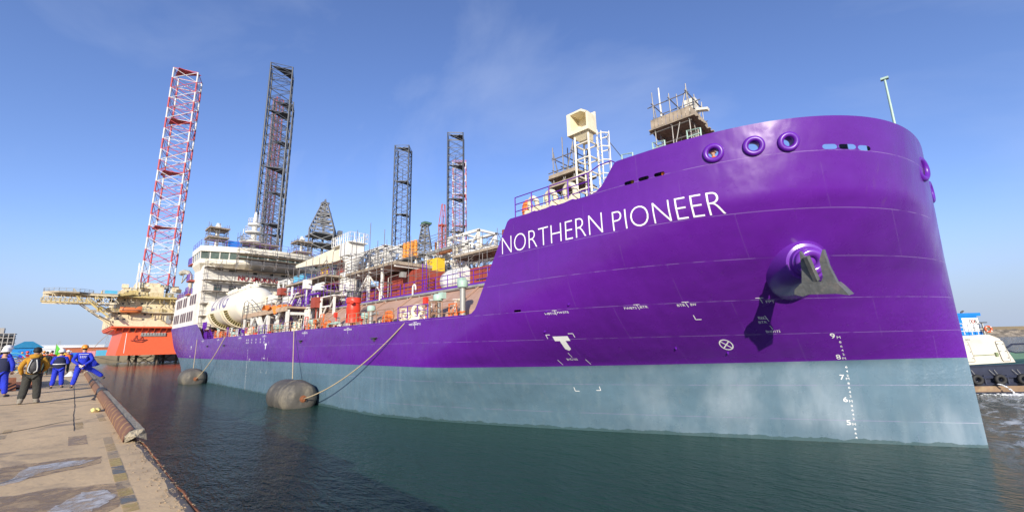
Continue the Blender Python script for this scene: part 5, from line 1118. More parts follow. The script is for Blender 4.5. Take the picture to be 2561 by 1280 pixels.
for i in range(5):
    z = 3+i*3.4; mb.bb((-498, -34, z+3.1), (-520, -22.5, z+3.4))
    for y in (-33.5, -31, -28.5, -26, -23.2): mb.bb((-498, y, z), (-499, y+.5, z+3.1))
mb.build('concrete_frame', mat('raw_concrete', (.38, .36, .33), .9), T)
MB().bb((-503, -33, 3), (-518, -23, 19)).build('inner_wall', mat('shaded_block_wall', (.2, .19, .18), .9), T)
MB().bb((-499, -31, 20), (-510, -28.5, 24)).build('lift_tower', mat('raw_concrete', (.38, .36, .33), .9), T)
for k, (y, z, d) in enumerate(((36, 22, 620), (58, 20, 650), (2, 17, 640))):
    mb = MB(); x = -d; w = 2.2
    for s_ in (-1, 1): mb.bar((x, y+s_*w, 3), (x, y+s_*.3, z), .3)
    for q in range(5): zz = 3+(z-3)*q/5; ww = w*(1-q/5)+.3; mb.bar((x, y-ww, zz), (x, y+ww*.85, zz+(z-3)/5), .18); mb.bar((x, y+ww, zz), (x, y-ww*.85, zz+(z-3)/5), .18)
    for zz in (z-4, z-2, z): mb.bar((x, y-2.2, zz), (x, y+2.2, zz), .22)
    tag(mb.build('pylon', mat('hazy_pylon_steel', (.3, .33, .37), .7), None, loc=(x, y, 3)), ['electricity pylon nearest the orange rig on the horizon', 'electricity pylon half hidden by the orange rig', 'electricity pylon above the white warehouse roofs'][k], 'pylon', 'pylons on the horizon')
o = MB().bb((-262.5, 12.5, 3), (-268, 16.5, 5.4)).build('shipping_container', LBLUE, None, loc=(-265, 14, 3)); tag(o, 'light blue container on the far quay beside the white gabled building', 'container')
o = MB().bb((-180, 3.2, 3.05), (-186, 5.2, 4.6)).build('shipping_container', BLUEP, None, loc=(-183, 4, 3.05)); tag(o, 'dark blue container in front of the brick building', 'container')
for k, (y) in enumerate((17.0, 18.4, 19.6)):
    mb = MB(); mb.lathe([(.55, 0), (.6, .1), (.55, 1.5), (.001, 1.55)], (-263.5, y, 3), 12); tag(mb.build('drum', DGREY, None, smooth=True, loc=(-263.5, y, 3)), ['left', 'middle', 'right'][k]+'most black drum of the three beside the white gabled building', 'drum', 'black drums on the far quay')
mb = MB(); mb.tube((-150, 6.2, 3.05), (-150, 6.2, 4.9), .04); mb.bb((-150, 5.5, 3.5), (-150.05, 6.9, 4.9)); tag(mb.build('notice_board', mat('pink_notice', (.7, .3, .33), .6), None, loc=(-150, 6.2, 3.05)), 'pink and white notice board standing by the brick building', 'sign')
for k, (y, nm) in enumerate(((19.5, 'tyre cluster hanging on the far quay wall left of the orange rig'), (29.0, 'tyre hanging on the far quay wall under the orange hull'), (33, 'right tyre hanging on the far quay wall under the orange hull'))):
    mb = MB()
    for z in ((2.3, 1.2) if k == 0 else (1.7,)): mb.torus((-261.4, y, z), .75, .32, (1, 0, 0), 18, 8); 
    if k == 0: mb.bar((-261.6, y, .6), (-261.6, y, 3.1), .2)
    tag(mb.build('tyre', DARK, None, smooth=True, loc=(-261.4, y, 1.7)), nm, 'tyre')
# low scrubby hills and trees far off, one mass
mb = MB(); random.seed(77)
for i in range(900):
    y = -150+random.random()*900; x = -700-random.random()*200; h = 2+random.random()*4
    mb.add([(x, y-3, 3), (x, y+3, 3), (x, y+2.2, 3+h*.8), (x, y, 3+h), (x, y-2.4, 3+h*.7)], [(0, 1, 2, 3, 4)])
o = mb.build('distant_scrub', mat('hazy_scrub', (.26, .26, .27), .95, var=.3)); o['kind'] = 'stuff'

# ================================================================== floating fenders and their ropes
FM = mat('weathered_fender_rubber', (.085, .08, .07), .75, var=.25, vscale=1.5, dirt=(.26, .23, .17), dirt_amt=.75, dirt_scale=.8, dirt_stretch=(1, 1, .6), bump=.5, bscale=5)
def fender(x1, L_, label):
    T = thing('floating_fender', label, 'fender', (x1-L_/2, 13.72, 0), 'foam fenders floating between ship and pier')
    R = 1.36; n = 12; prof = [(.001, 0), (.62, .02), (.93, .1), (1.15, .3), (1.30, .62), (R, 1.1)]
    P_ = [(r, x1-h) for r, h in prof]+[(r, x1-L_+h) for r, h in reversed(prof)]
    mb = MB(); mb.lathe(P_, (0, 13.72, .68), 40, dirv=(1, 0, 0))
    me = mb; vs = []
    for (x, y, z) in mb.v:      # slightly squashed and flat on top where it has worn
        z2 = .68+(z-.68)*(1.0 if z < .68 else .98); vs.append((x, 13.72+(y-13.72)*1.02, z2))
    mb.v = vs; b = mb.build('fender_body', FM, T, smooth=True)
    mb = MB(); mb.lathe([(.001, .16), (.10, .14), (.14, .05), (.26, .03), (.27, -.02)], (x1, 13.72, .68), 16, dirv=(1, 0, 0)); mb.torus((x1+.2, 13.72, .66), .11, .035, (0, 1, 0), 14, 6); mb.build('end_fitting', RUSTY, T, smooth=True)
    mb = MB(); mb.lathe([(1.375, x1-1.5), (1.385, x1-1.42), (1.375, x1-1.35)], (0, 13.72, .68), 40, dirv=(1, 0, 0)); mb.build('band_ridge', FM, T, smooth=True)
    return T
fender(-35.4, 4.9, 'nearer big dark rubber fender afloat against the ship')
fender(-72.8, 4.9, 'farther dark rubber fender afloat near the stern of the ship')
def sag(a, b, s, n=24):
    a = Vector(a); b = Vector(b); return [a.lerp(b, i/n)-Vector((0, 0, s*4*(i/n)*(1-i/n))) for i in range(n+1)]
def rope(pts, r, label, m=ROPE):
    mb = MB(); mb.path(pts, r, 6); tag(mb.build('mooring_rope', m, None, smooth='all', loc=pts[0]), label, 'rope', 'ropes tethering the fenders')
rope(sag((-35.2, 13.7, .7), (-23.3, 15.3, 6.35), .75), .042, 'long sagging tan rope from the nearer fender up to the rail near the bow slope')
rope(sag((-38.4, 13.9, 2.05), (-42.3, 15.1, 6.25), .02), .04, 'near-vertical tan rope tying the nearer fender to the rail above')
rope(sag((-72.6, 13.7, .7), (-66.2, 15.1, 6.2), .6), .05, 'sagging rope from the farther fender up to the rail')
rope(sag((-76, 13.9, 2.05), (-82.5, 15.1, 6.2), .02), .045, 'near-vertical rope above the farther fender')
random.seed(9)
# ================================================================== things on the pier
def striped():
    m = D.materials.new('rusty_striped_half_pipe'); m.use_nodes = True; t = m.node_tree; b = t.nodes['Principled BSDF']; L = t.links; b.inputs['Roughness'].default_value = .8
    g = nd(t, 'ShaderNodeNewGeometry'); s_ = nd(t, 'ShaderNodeSeparateXYZ'); L.new(g.outputs['Position'], s_.inputs[0])
    a = nd(t, 'ShaderNodeMath', operation='MULTIPLY'); a.inputs[1].default_value = 9.5; L.new(s_.outputs[0], a.inputs[0])
    a1 = nd(t, 'ShaderNodeMath', operation='MULTIPLY'); a1.inputs[1].default_value = 11; L.new(s_.outputs[2], a1.inputs[0])
    a2 = nd(t, 'ShaderNodeMath', operation='ADD'); L.new(a.outputs[0], a2.inputs[0]); L.new(a1.outputs[0], a2.inputs[1])
    c = nd(t, 'ShaderNodeMath', operation='SINE'); L.new(a2.outputs[0], c.inputs[0]); r = nd(t, 'ShaderNodeMapRange'); r.inputs['From Min'].default_value = .35; r.inputs['From Max'].default_value = .55; L.new(c.outputs[0], r.inputs[0])
    n = nd(t, 'ShaderNodeTexNoise', Scale=9.0, Detail=8.0); L.new(g.outputs['Position'], n.inputs['Vector'])
    w = nd(t, 'ShaderNodeMapRange'); w.inputs['From Min'].default_value = .42; w.inputs['From Max'].default_value = .56; w.inputs['To Min'].default_value = 1; w.inputs['To Max'].default_value = .15; L.new(n.outputs[0], w.inputs[0])
    k = nd(t, 'ShaderNodeMath', operation='MULTIPLY'); L.new(r.outputs[0], k.inputs[0]); L.new(w.outputs[0], k.inputs[1])
    x = nd(t, 'ShaderNodeMixRGB'); x.inputs[1].default_value = (.16, .075, .045, 1); x.inputs[2].default_value = (.34, .20, .07, 1); L.new(k.outputs[0], x.inputs[0]); L.new(x.outputs[0], b.inputs['Base Color'])
    bp = nd(t, 'ShaderNodeBump', Strength=.6, Distance=.02); L.new(n.outputs[0], bp.inputs['Height']); L.new(bp.outputs[0], b.inputs['Normal'])
    return m
STR = striped(); ROUGHC = mat('rough_broken_concrete', (.36, .31, .22), .95, var=.35, vscale=9, bump=1.0, bscale=22)
def kerb(x0, x1, label, steps=24, skew=0.0):
    T = thing('edge_beam', label, 'kerb beam', ((x0+x1)/2, pier_edge((x0+x1)/2)-.25, 3.05), 'edge beams along the pier')
    def sec(x, r=0):
        e = pier_edge(x)+.02+skew; return e
    # concrete core
    prof = [(-.27, .0), (-.27, .10), (-.22, .17), (-.14, .20), (-.03, .19), (.01, .13), (.01, .0)]
    mb = MB(); rows = []
    for i in range(steps+1):
        x = x0+(x1-x0)*i/steps; e = sec(x); j = .012 if 0 < i < steps else .03
        rows.append([(x+(random.random()-.5)*(.08 if i == 0 else 0), e+p+(random.random()-.5)*j, 3.05+q+(random.random()-.5)*j*(q > 0)) for p, q in prof])
    k = len(prof); mb.add([p for r_ in rows for p in r_], [(i*k+j, i*k+j+1, (i+1)*k+j+1, (i+1)*k+j) for i in range(steps) for j in range(k-1)])
    for ri in (0, steps):
        r_ = rows[ri]; c = Vector((r_[0][0]+(.06 if ri == 0 else -.05), sec(r_[0][0])-.13, 3.05+.09)); b0 = len(mb.v)
        mb.add(r_+[c], [(j, j+1, k) for j in range(k-1)])
    mb.build('concrete_core', ROUGHC, T)
    # rusty half pipe on the pier side
    mb = MB(); rows = []; m_ = 9
    for i in range(steps+1):
        x = x0-.06+(x1-x0)*i/steps; e = sec(x)-.16; rows.append([(x, e-.135*cos(a), 3.055+.205*sin(a)) for a in [radians(-2+q*88/m_) for q in range(m_+1)]])
    k = m_+1; mb.add([p for r_ in rows for p in r_], [(i*k+j, (i+1)*k+j, (i+1)*k+j+1, i*k+j+1) for i in range(steps) for j in range(m_)])
    o = mb.build('rusty_half_pipe', STR, T, smooth='all')
    mb = MB(); e0 = sec(x0); mb.tube((x0-.1, sec(x0)-.02, 3.22), (x1, sec(x1)-.02, 3.22), .02, 8); mb.build('rusty_edge_rail', RUSTY, T)
kerb(-10.35, -21.8, 'nearest rusty yellow-striped pipe kerb filled with broken concrete')
kerb(-22.6, -30.2, 'second striped kerb beam along the pier, under the outstretched foot of the orange-helmeted worker')
kerb(-31.5, -44, 'third kerb beam along the pier, just behind the worker with the orange helmet', 16); kerb(-46, -70, 'most distant kerb beam, beyond the squatting worker', 16)
mb = MB(); mb.lathe([(.11, -.3), (.145, -.25), (.15, .25), (.11, .3), (.001, .3)], (-22.2, pier_edge(-22)-.13, 3.19), 12, dirv=(1, 0, 0)); tag(mb.build('tyre', DGREY, None, smooth=True, loc=(-22.2, 1.2, 3.05)), 'worn black rubber roll wedged between the two nearest kerb beams', 'rubber roll')
# painted squares, old and mostly worn: grey and yellow in turn
def worn(name, col, hold=.5):
    m = D.materials.new(name); m.use_nodes = True; t = m.node_tree; b = t.nodes['Principled BSDF']; L = t.links; b.inputs['Base Color'].default_value = (*col, 1); b.inputs['Roughness'].default_value = .8
    g = nd(t, 'ShaderNodeNewGeometry'); n = nd(t, 'ShaderNodeTexNoise', Scale=7.0, Detail=8.0, Roughness=.7); L.new(g.outputs['Position'], n.inputs['Vector'])
    r = nd(t, 'ShaderNodeMapRange'); r.inputs['From Min'].default_value = hold-.08; r.inputs['From Max'].default_value = hold+.12; r.inputs['To Min'].default_value = .95; r.inputs['To Max'].default_value = .25; L.new(n.outputs[0], r.inputs[0]); L.new(r.outputs[0], b.inputs['Alpha']); return m
YW = worn('worn_yellow_paint', (.50, .37, .13)); GW = worn('worn_grey_paint', (.17, .18, .17)); YF = worn('faint_yellow_paint', (.45, .33, .14), .36); GF = worn('faint_grey_paint', (.2, .2, .18), .36)
us_ = [-11.3, -10.45, -9.7, -9.02, -8.4, -7.85, -7.4, -7.0, -6.62, -6.28, -5.95]
for i in range(10):
    a, b = us_[i], us_[i+1]; ca = .87-(a+11)*.027; cb = .87-(b+11)*.027; w = .062
    faint = i in (0, 1, 2, 6)
    mb = MB(); mb.quad((a, ca-w, 3.054), (b-.03, cb-w, 3.054), (b-.03, cb+w, 3.054), (a, ca+w, 3.054)); struct(mb.build('painted_square', (YF if i % 2 else GF) if faint else (YW if i % 2 else GW)))
for (a, b, c) in ((-14.3, -13.6, .58), (-13.6, -13.0, .56), (-15.6, -14.8, .98), (-14.8, -14.0, .97), (-14.3, -13.6, -.46), (-13.4, -12.8, -.5)):
    mb = MB(); mb.quad((a, c-.06, 3.054), (b, c-.06, 3.054), (b, c+.06, 3.054), (a, c+.06, 3.054)); struct(mb.build('painted_square', YF if a in (-13.6, -14.8, -14.3) else GF))
def blot(name, pts, m, z, seed=1, nudge=.03, sub=6, kind=True):
    random.seed(seed); P_ = []
    for i in range(len(pts)):
        a, b = Vector((*pts[i], 0)), Vector((*pts[(i+1) % len(pts)], 0))
        for k in range(sub): q = a.lerp(b, k/sub); P_.append((q.x+(random.random()-.5)*nudge*3, q.y+(random.random()-.5)*nudge, z))
    mb = MB(); c = Vector((sum(p[0] for p in P_)/len(P_), sum(p[1] for p in P_)/len(P_), z)); n = len(P_)
    mb.add(P_+[c], [(i, (i+1) % n, n) for i in range(n)]); return struct(mb.build(name, m))
ICE = worn('thin_dirty_ice', (.66, .62, .54), .44); ICE.node_tree.nodes['Principled BSDF'].inputs['Roughness'].default_value = .4
DAMP = worn('damp_concrete', (.30, .22, .15), .44); PATCH = worn('new_concrete_patch', (.36, .27, .19), .48)
blot('ice_patch', [(-8.35, -.45), (-8.6, -.2), (-9.35, -.05), (-9.4, .35), (-9.15, .62), (-8.95, .45), (-8.9, .12), (-8.45, -.1), (-8.2, -.45)], ICE, 3.0565, 2)
blot('ice_patch', [(-6.5, .1), (-6.95, .28), (-7.2, .43), (-7.1, .62), (-6.75, .67), (-6.45, .55), (-6.2, .35)], ICE, 3.0565, 3)
blot('damp_patch', [(-7.75, -.4), (-7.7, .15), (-7.35, .75), (-6.9, .8), (-6.2, .65), (-5.8, .2), (-5.8, -.4)], DAMP, 3.0535, 4)
blot('damp_patch', [(-9.7, -.5), (-9.65, .3), (-9.4, .7), (-8.8, .65), (-8.5, 0), (-8.5, -.5)], DAMP, 3.0535, 5)
blot('concrete_patch', [(-12.0, .38), (-12.0, .62), (-10.8, .6), (-10.9, .36)], PATCH, 3.0535, 7, .004)
CR = mat('dark_joint', (.045, .035, .03), .95, var=.4)
def crack(pts, w, seed=1):
    random.seed(seed); mb = MB(); P_ = []
    for a, b in zip(pts, pts[1:]):
        m = max(2, int(math.hypot(b[0]-a[0], b[1]-a[1])/.35))
        for k in range(m): t_ = k/m; P_.append((a[0]+(b[0]-a[0])*t_, a[1]+(b[1]-a[1])*t_))
    P_.append(pts[-1]); vs = []
    for i, (x, y) in enumerate(P_):
        a = P_[max(0, i-1)]; b = P_[min(len(P_)-1, i+1)]; dx, dy = b[0]-a[0], b[1]-a[1]; l = math.hypot(dx, dy); j = (random.random()-.5)*w*.8; ww = w*(.5+random.random()*.7)/2
        vs += [(x-dy/l*(ww+j), y+dx/l*(ww+j), 3.0545), (x-dy/l*(-ww+j), y+dx/l*(-ww+j), 3.0545)]
    mb.add(vs, [(2*i, 2*i+1, 2*i+3, 2*i+2) for i in range(len(P_)-1)]); struct(mb.build('slab_joint', CR))
crack([(-40, .98), (-36, .95), (-21, .66), (-18, .6), (-15.8, .53), (-12.8, .48)], .017, 1)
crack([(-21.3, -1.6), (-21.0, 0), (-22.9, 1.3)], .14, 2); crack([(-25.9, -2.2), (-26.2, 0), (-26.9, 1.4)], .14, 3); crack([(-20.44, .1), (-20.2, 1.1), (-22.1, 1.2)], .10, 4); crack([(-13.5, -.8), (-13.9, -.3), (-15, .65)], .05, 5); crack([(-33, -2.5), (-33.4, 1.4)], .12, 6)
# steel edge angle of the pier, rusted and bent
mb = MB(); pts = [(12-22.6*i/60, pier_edge(12-22.6*i/60)+(random.random()-.5)*.03, 3.0+(random.random()-.5)*.02) for i in range(61)]; mb.path(pts, .014, 6); struct(mb.build('pier_edge_angle', RUSTY))
mb = MB(); random.seed(4)
for i in range(420):
    x = -5.6-random.random()**1.2*6.5; e = pier_edge(x); y = e-.02-abs(random.gauss(0, .13)); s_ = .003+random.random()*.005
    if y < e-.45: continue
    mb.box((x, y, 3.055+s_*.4), (s_*2.5, s_*1.2, s_), rz=random.random()*3)
o = mb.build('loose_concrete_crumbs', mat('crumbled_concrete', (.34, .25, .15), .95, var=.4, vscale=20)); o['kind'] = 'stuff'
# small things lying about
T = thing('work_glove', 'crumpled pale yellow work glove lying by the striped kerb', 'glove', (-16.4, 1.02, 3.055)); GLM = mat('pale_yellow_cotton', (.68, .58, .22), .95, bump=.5)
mb = MB(); mb.ell((-16.4, 1.0, 3.10), (.28, .055, .045), 12, 6); mb.build('palm', GLM, T, smooth='all')
for k in range(5): mb = MB(); mb.path([(-16.55+.1*k, .97, 3.09), (-16.6+.12*k, .92, 3.12), (-16.6+.13*k, .87, 3.08)], .02, 6); mb.build('finger', GLM, T, smooth='all')
T = thing('steel_bollard', 'big dark grey steel mooring bollard standing behind the man in the navy vest', 'bollard', (-48.5, -.35, 3.05))
mb = MB(); mb.lathe([(.62, 0), (.58, .1), (.46, .25), (.46, .95), (.6, 1.1), (.6, 1.28), (.4, 1.35), (.001, 1.36)], (-48.5, -.35, 3.05), 24); mb.build('bollard_body', mat('grey_painted_bollard', (.11, .12, .12), .5, var=.3, dirt=RUST, dirt_amt=.6), T, smooth=True)
mb = MB(); mb.torus((-48.5, -.35, 3.55), .49, .03, (0, 0, 1), 24, 6); mb.build('rope_turn', ROPE, T)
T = thing('steel_trough', 'rusty open steel trough with angled plates at the feet of the helmeted men', 'steel scrap', (-31, -1.6, 3.05))
for (pts, off) in (([(-29.2, -1.9, 3.07), (-28.6, -.95, 3.07), (-29.9, -1.05, 3.55), (-30.6, -2.0, 3.55)], (.05, 0, .03)), ([(-33, -2.4, 3.07), (-28.9, -1.5, 3.07), (-29.0, -1.5, 3.5), (-33, -2.4, 3.6)], (0, .05, 0)), ([(-36, -.9, 3.07), (-30.4, -.45, 3.07), (-30.4, -.45, 3.6), (-36, -.9, 3.7)], (0, .05, 0)), ([(-36, -2.4, 3.09), (-36, -.9, 3.09), (-30, -.5, 3.09), (-30, -2.2, 3.09)], (0, 0, .04))):
    mb = MB(); mb.prism(pts, off); mb.build('steel_plate', RUSTY, T)
T = thing('rope_coil', 'untidy heap of pale hose and rope coils in front of the blue shed', 'coil')
T.location = (-58, -1.9, 3.05); T['_base'] = [-58, -1.9, 3.05]
random.seed(8)
for i in range(14):
    mb = MB(); R = .5+random.random()*.7; cx_, cy_ = -58+random.random()*3.5, -2.2+random.random()*1.3; mb.torus((cx_, cy_, 3.1+.06*i+R*.3*(i % 3 == 0)), R, .035+.015*(i % 3), (random.random()*.6-.3, random.random()*.6-.3, 1 if i % 3 else .3), 26, 6); mb.build('hose_loop', random.choice([ROPE, GREYST, mat('faded_hose', (.2, .22, .22), .7), mat('faded_red_hose', (.3, .14, .1), .7)]), T)
mb = MB(); mb.torus((-60, -2.5, 3.9), .8, .07, (1, .15, .1), 26, 8); tag(mb.build('cable_drum', LBLUE, None, smooth=True, loc=(-60, -2.5, 3.05)), 'pale blue cable drum rim leaning by the hose heap', 'cable drum')
T = thing('buoy', 'small white and grey cone-shaped fitting lying between the two workers', 'fitting', (-42, .95, 3.05))
mb = MB(); mb.lathe([(.001, .34), (.08, .3), (.2, .1), (.32, 0)], (-42, .9, 3.06), 14); mb.build('white_cone', WHITE, T, smooth=True)
mb = MB(); mb.torus((-42.3, 1.12, 3.25), .14, .05, (1, .3, 0), 14, 6); mb.build('grey_ring', GREYST, T)
for k, (x, y, s_, m, lb) in enumerate(((-44, -.75, .3, RUSTY, 'rusty red chain heap behind the legs of the backpack man'), (-46, .35, .22, mat('dark_bundle', (.08, .05, .05), .9), 'dark bundle lying behind the man in the navy vest'), (-48, 1.4, .18, mat('maroon_mat', (.16, .05, .06), .9), 'flat maroon mat by the feet of the squatting worker'))):
    T = thing('heap', lb, 'heap', (x, y, 3.05)); random.seed(k+40)
    for i in range(7):
        mb = MB(); mb.torus((x+(random.random()-.5)*.9, y+(random.random()-.5)*.3, 3.1+random.random()*s_), s_*.7, s_*.25, (random.random(), random.random(), random.random()), 12, 6); mb.build('link', m, T)
T = thing('flag', 'bright green pennant flag on a pole above the crowd', 'flag', (-76, .1, 3.05))
mb = MB(); mb.tube((-76, -.02, 3.05), (-76, -.02, 5.75), .025, 6); mb.build('flag_pole', GREYST, T)
mb = MB(); mb.add([(-76, -.02, 5.7), (-76, .3, 5.2), (-76.1, .7, 4.75), (-76, .75, 4.6), (-76.1, .3, 4.3), (-76, -.02, 4.0)], [(0, 1, 5), (1, 2, 3, 4), (1, 4, 5)]); mb.build('flag_cloth', mat('lime_green_cloth', (.12, .55, .06), .8), T)
# barrier tape line
tag(MB().path([(-90, -5, 4.05), (-90, -1.6, 4.0), (-85, -.4, 4.0)], .03, 4).build('barrier_tape', YELL, None, loc=(-90, -3, 4)), 'yellow barrier tape stretched in front of the blue shed', 'tape')
# hand rails and a mooring post row at the pier edge further off
# ================================================================== tug
TG = thing('tugboat', 'dark-hulled tug with cream deckhouse and blue funnel behind the bow', 'tugboat', (2.4, 47.6, 0)); TG['_base'] = [0, 0, 0]
ta = math.atan2(.60, .80); TG.rotation_euler = (0, 0, ta)
HUL = mat('tug_blue_black', (.025, .03, .055), .5, var=.2)
def tb(n, a, b, m, par=None): return MB().bb(a, b).build(n, m, par or TG, local=True)
mb = MB()
prof = [(-9, 2.6, 2.0), (-6, .6, 1.95), (-2, 0, 1.95), (4, 0, 2.1), (9, .3, 2.5), (13, 1.4, 3.0), (15, 3.0, 3.4)]
top = [(x, y, z) for x, y, z in prof]+[(x, 8-y, z) for x, y, z in reversed(prof)]; bot = [(x*.97, y+.35 if y < 4 else y-.35, -.6) for x, y, z in top]; n = len(top)
mb.add(bot+top, [(i, (i+1) % n, n+(i+1) % n, n+i) for i in range(n)]+[tuple(range(n-1, -1, -1))]); th = mb.build('tug_hull', HUL, TG, local=True)
mb = MB(); inner = [(x, y+.25 if y < 4 else y-.25, z-.75) for x, y, z in top]; mb.add(inner, [tuple(range(n))]); mb.build('tug_deck', mat('tug_green_deck', (.05, .13, .09), .7), TG, local=True)
mb = MB(); mb.add(top+inner, [(i, (i+1) % n, n+(i+1) % n, n+i) for i in range(n)]); mb.build('bulwark_inside', mat('tug_green_deck', (.05, .13, .09), .7), TG, local=True)
mb = MB()
for (a, b) in zip(prof, prof[1:]): mb.tube((a[0], a[1]-.02, a[2]), (b[0], b[1]-.02, b[2]), .06, 6); mb.tube((a[0], a[1]+.02, a[2]-.85), (b[0], b[1]+.02, b[2]-.85), .10, 6); mb.tube((a[0], a[1]+.15, .72), (b[0], b[1]+.15, .72), .10, 6)
mb.build('rubbing_strake', HUL, TG, local=True)
mb = MB()
for (a, b) in zip(prof, prof[1:]): mb.quad((a[0]*.975, a[1]+.2, .12), (b[0]*.975, b[1]+.2, .12), (b[0]*.98, b[1]+.16, .55), (a[0]*.98, a[1]+.16, .55))
mb.build('boot_stripe', mat('worn_tan_boot_topping', (.24, .16, .10), .8, var=.3, dirt=(.34, .28, .16), dirt_amt=.6, dirt_scale=2), TG, local=True)
for k in range(8):
    x = -4.05+k*1.55; mb = MB(); mb.torus((x, -.16, 1.05), .27, .13, (.1, 1, 0), 18, 8); o = mb.build('tyre', DARK, TG, smooth='all', local=True)
    mb = MB(); mb.tube((x-.1, -.1, 1.2), (x-.5, -.02, 1.75), .02, 5); mb.tube((x+.05, -.1, 1.25), (x-.15, -.02, 1.75), .02, 5); mb.build('tyre_chain', GREYST, o, local=True)
    tb('hull_frame', (x+.62, -.02, .72), (x+.72, .3, 1.35), HUL, th)
mb = MB(); cab = [(-3.5, 1.9), (-3.5, 4.15), (1.9, 4.35), (2.55, 4.0), (3.0, 2.2)]
mb.add([(x, 1.2+.35*(z-2)/2.2, z) for x, z in cab]+[(x, 6, z) for x, z in cab], [(0, 4, 3, 2, 1)]+[(i, (i+1) % 5, 5+(i+1) % 5, 5+i) for i in range(5)]); cb = mb.build('deckhouse', mat('tug_cream_white', (.56, .53, .45), .5, var=.04, dirt=(.4, .32, .22), dirt_amt=.3), TG, local=True)
for x in (-.85, 1.65):
    mb = MB(); n_ = 24; ring = []
    for i in range(n_): a = 2*pi*i/n_; ring.append((x+.28*max(-1, min(1, 1.5*cos(a))), 3.05+.78*max(-1, min(1, 1.25*sin(a)))))
    mb.add([(p[0], 1.2+.35*(p[1]-2)/2.2-.04, p[1]) for p in ring], [tuple(range(n_))]); d_ = mb.build('door', mat('tug_cream_white', (.70, .67, .57), .5), cb, local=True)
    for (dx, dz) in ((-.2, .55), (.2, .55), (-.2, 0), (.2, 0), (.2, -.5)): mb = MB(); mb.box((x+dx, 1.2+.35*(1.05+dz)/2.2-.08, 3.05+dz), (.1, .05, .05)); mb.build('door_dog', GREYST, d_, local=True)
    mb = MB(); mb.path([(p[0], 1.2+.35*(p[1]-2)/2.2-.05, p[1]) for p in ring]+[(ring[0][0], 1.2+.35*(ring[0][1]-2)/2.2-.05, ring[0][1])], .015, 4); mb.build('door_frame', mat('grey_seal', (.3, .28, .24), .6), cb, local=True)
mb = MB(); mb.tube((-.5, 1.26, 2.75), (1.3, 1.26, 2.82), .025, 5); mb.box((1.1, 1.25, 2.8), (.16, .08, .3)); mb.build('fire_line', mat('green_red_fitting', (.2, .25, .12), .6), cb, local=True)
for x, tx in ((-.7, 'NO.2'), (1.95, 'NO.1')):
    vs, fs = textmesh(tx, .12, .34, .01); mb = MB(); mb.add([(x+a, 1.2+.35*(1.92+b)/2.2-.05, 3.92+b) for a, b in vs], fs); mb.build('door_lettering', DGREY, cb, local=True)
mb = MB(); fp = [(-1.9, 2.4), (-1.5, 2.0), (.3, 2.0), (.55, 2.4), (.55, 4.4), (-1.9, 4.4)]; n_ = 6
mb.add([(x+.12, y, 4.2) for x, y in fp]+[(x-.12 if x > 0 else x, y, 6.1) for x, y in fp], [(i, (i+1) % n_, n_+(i+1) % n_, n_+i) for i in range(n_)]+[tuple(range(6, 12))]); mb.bb((-2.0, 1.95, 5.85), (.5, 4.4, 6.1))
fn = mb.build('funnel', mat('tug_blue', (.0, .17, .55), .4), TG, local=True)
mb = MB(); mb.add([(-.85, 1.985, 4.6), (.34, 1.985, 4.6), (.24, 1.985, 5.7), (-.95, 1.985, 5.7)], [(0, 1, 2, 3)]); pn = mb.build('white_panel', WPAINT, fn, local=True)
for i, (ch, m) in enumerate((('D', DGREY), ('D', REDP), ('B', DGREY))):
    vs, fs = textmesh(ch, .26, .18, .03); mb = MB(); mb.add([(-.42+.19*i+a, 1.97, 5.28+b) for a, b in vs], fs); mb.build('panel_lettering', m, pn, local=True)
for i in range(5):
    mb = MB(); x = -.4+.15*i
    for q in range(3): mb.box((x, 1.97, 4.84+.06*q), (.09-.02*(q == 1), .004, .02))
    mb.box((x, 1.968, 4.9), (.02, .004, .16)); mb.build('panel_character', DGREY, pn, local=True)
mb = MB(); mb.path([(-1.15, 3, 6.0), (-1.15, 3, 6.3), (-1.1, 3, 6.5), (-.9, 3, 6.65), (-.6, 2.95, 6.7)], .3, 14, rr=[.24, .24, .27, .31, .34]); mb.build('cowl_vent', mat('cowl_cream_grey', (.5, .46, .38), .5), TG, smooth='all', local=True)
mb = MB(); mb.path([(-.35, 2.6, 6.1), (-.3, 2.6, 6.22), (-.15, 2.6, 6.3)], .07, 8); mb.build('exhaust_elbow', DGREY, TG, local=True)
mb = MB(); rail(mb, [(-3.2, 1.7, 4.35), (.0, 1.7, 4.35)], .9, .6, .03, 3); rail(mb, [(.6, 1.75, 4.35), (1.5, 1.75, 4.35)], .9, .45, .025, 2); mb.build('deckhouse_railing', WHITE, TG, local=True)
mb = MB(); mb.torus((1.05, 1.66, 4.78), .22, .065, (0, 1, 0), 24, 8); lb_ = mb.build('lifebuoy', mat('lifebuoy_orange', (.7, .12, .03), .5), TG, smooth='all', local=True)
for a in (.78, 2.35, 3.9, 5.5): mb = MB(); mb.box((1.05+.22*cos(a), 1.66, 4.78+.22*sin(a)), (.08, .15, .08)); mb.build('reflective_band', WHITE, lb_, local=True)
mb = MB(); mb.tube((.75, 1.75, 4.3), (.75, 1.75, 5.25), .03, 5); mb.box((.85, 1.75, 5.3), (.45, .2, .08)); mb.build('lamp_bracket', DGREY, TG, local=True)
mb = MB(); mb.path([(2.9, 1.5, 3.3), (3.3, 1.5, 3.55), (6, 1.5, 3.6), (9, 1.7, 3.7)], .07, 6); mb.path([(2.9, 1.5, 3.1), (3.4, 1.5, 2.9), (6, 1.5, 2.95), (9, 1.7, 3.1)], .05, 6); mb.build('tow_rail', HUL, TG, local=True)
vs, fs = textmesh('HP-105', .13, .7, .015); mb = MB(); mb.add([(.3+a, .02, .82+b) for a, b in vs], fs); mb.build('hull_lettering', WPAINT, TG, local=True)
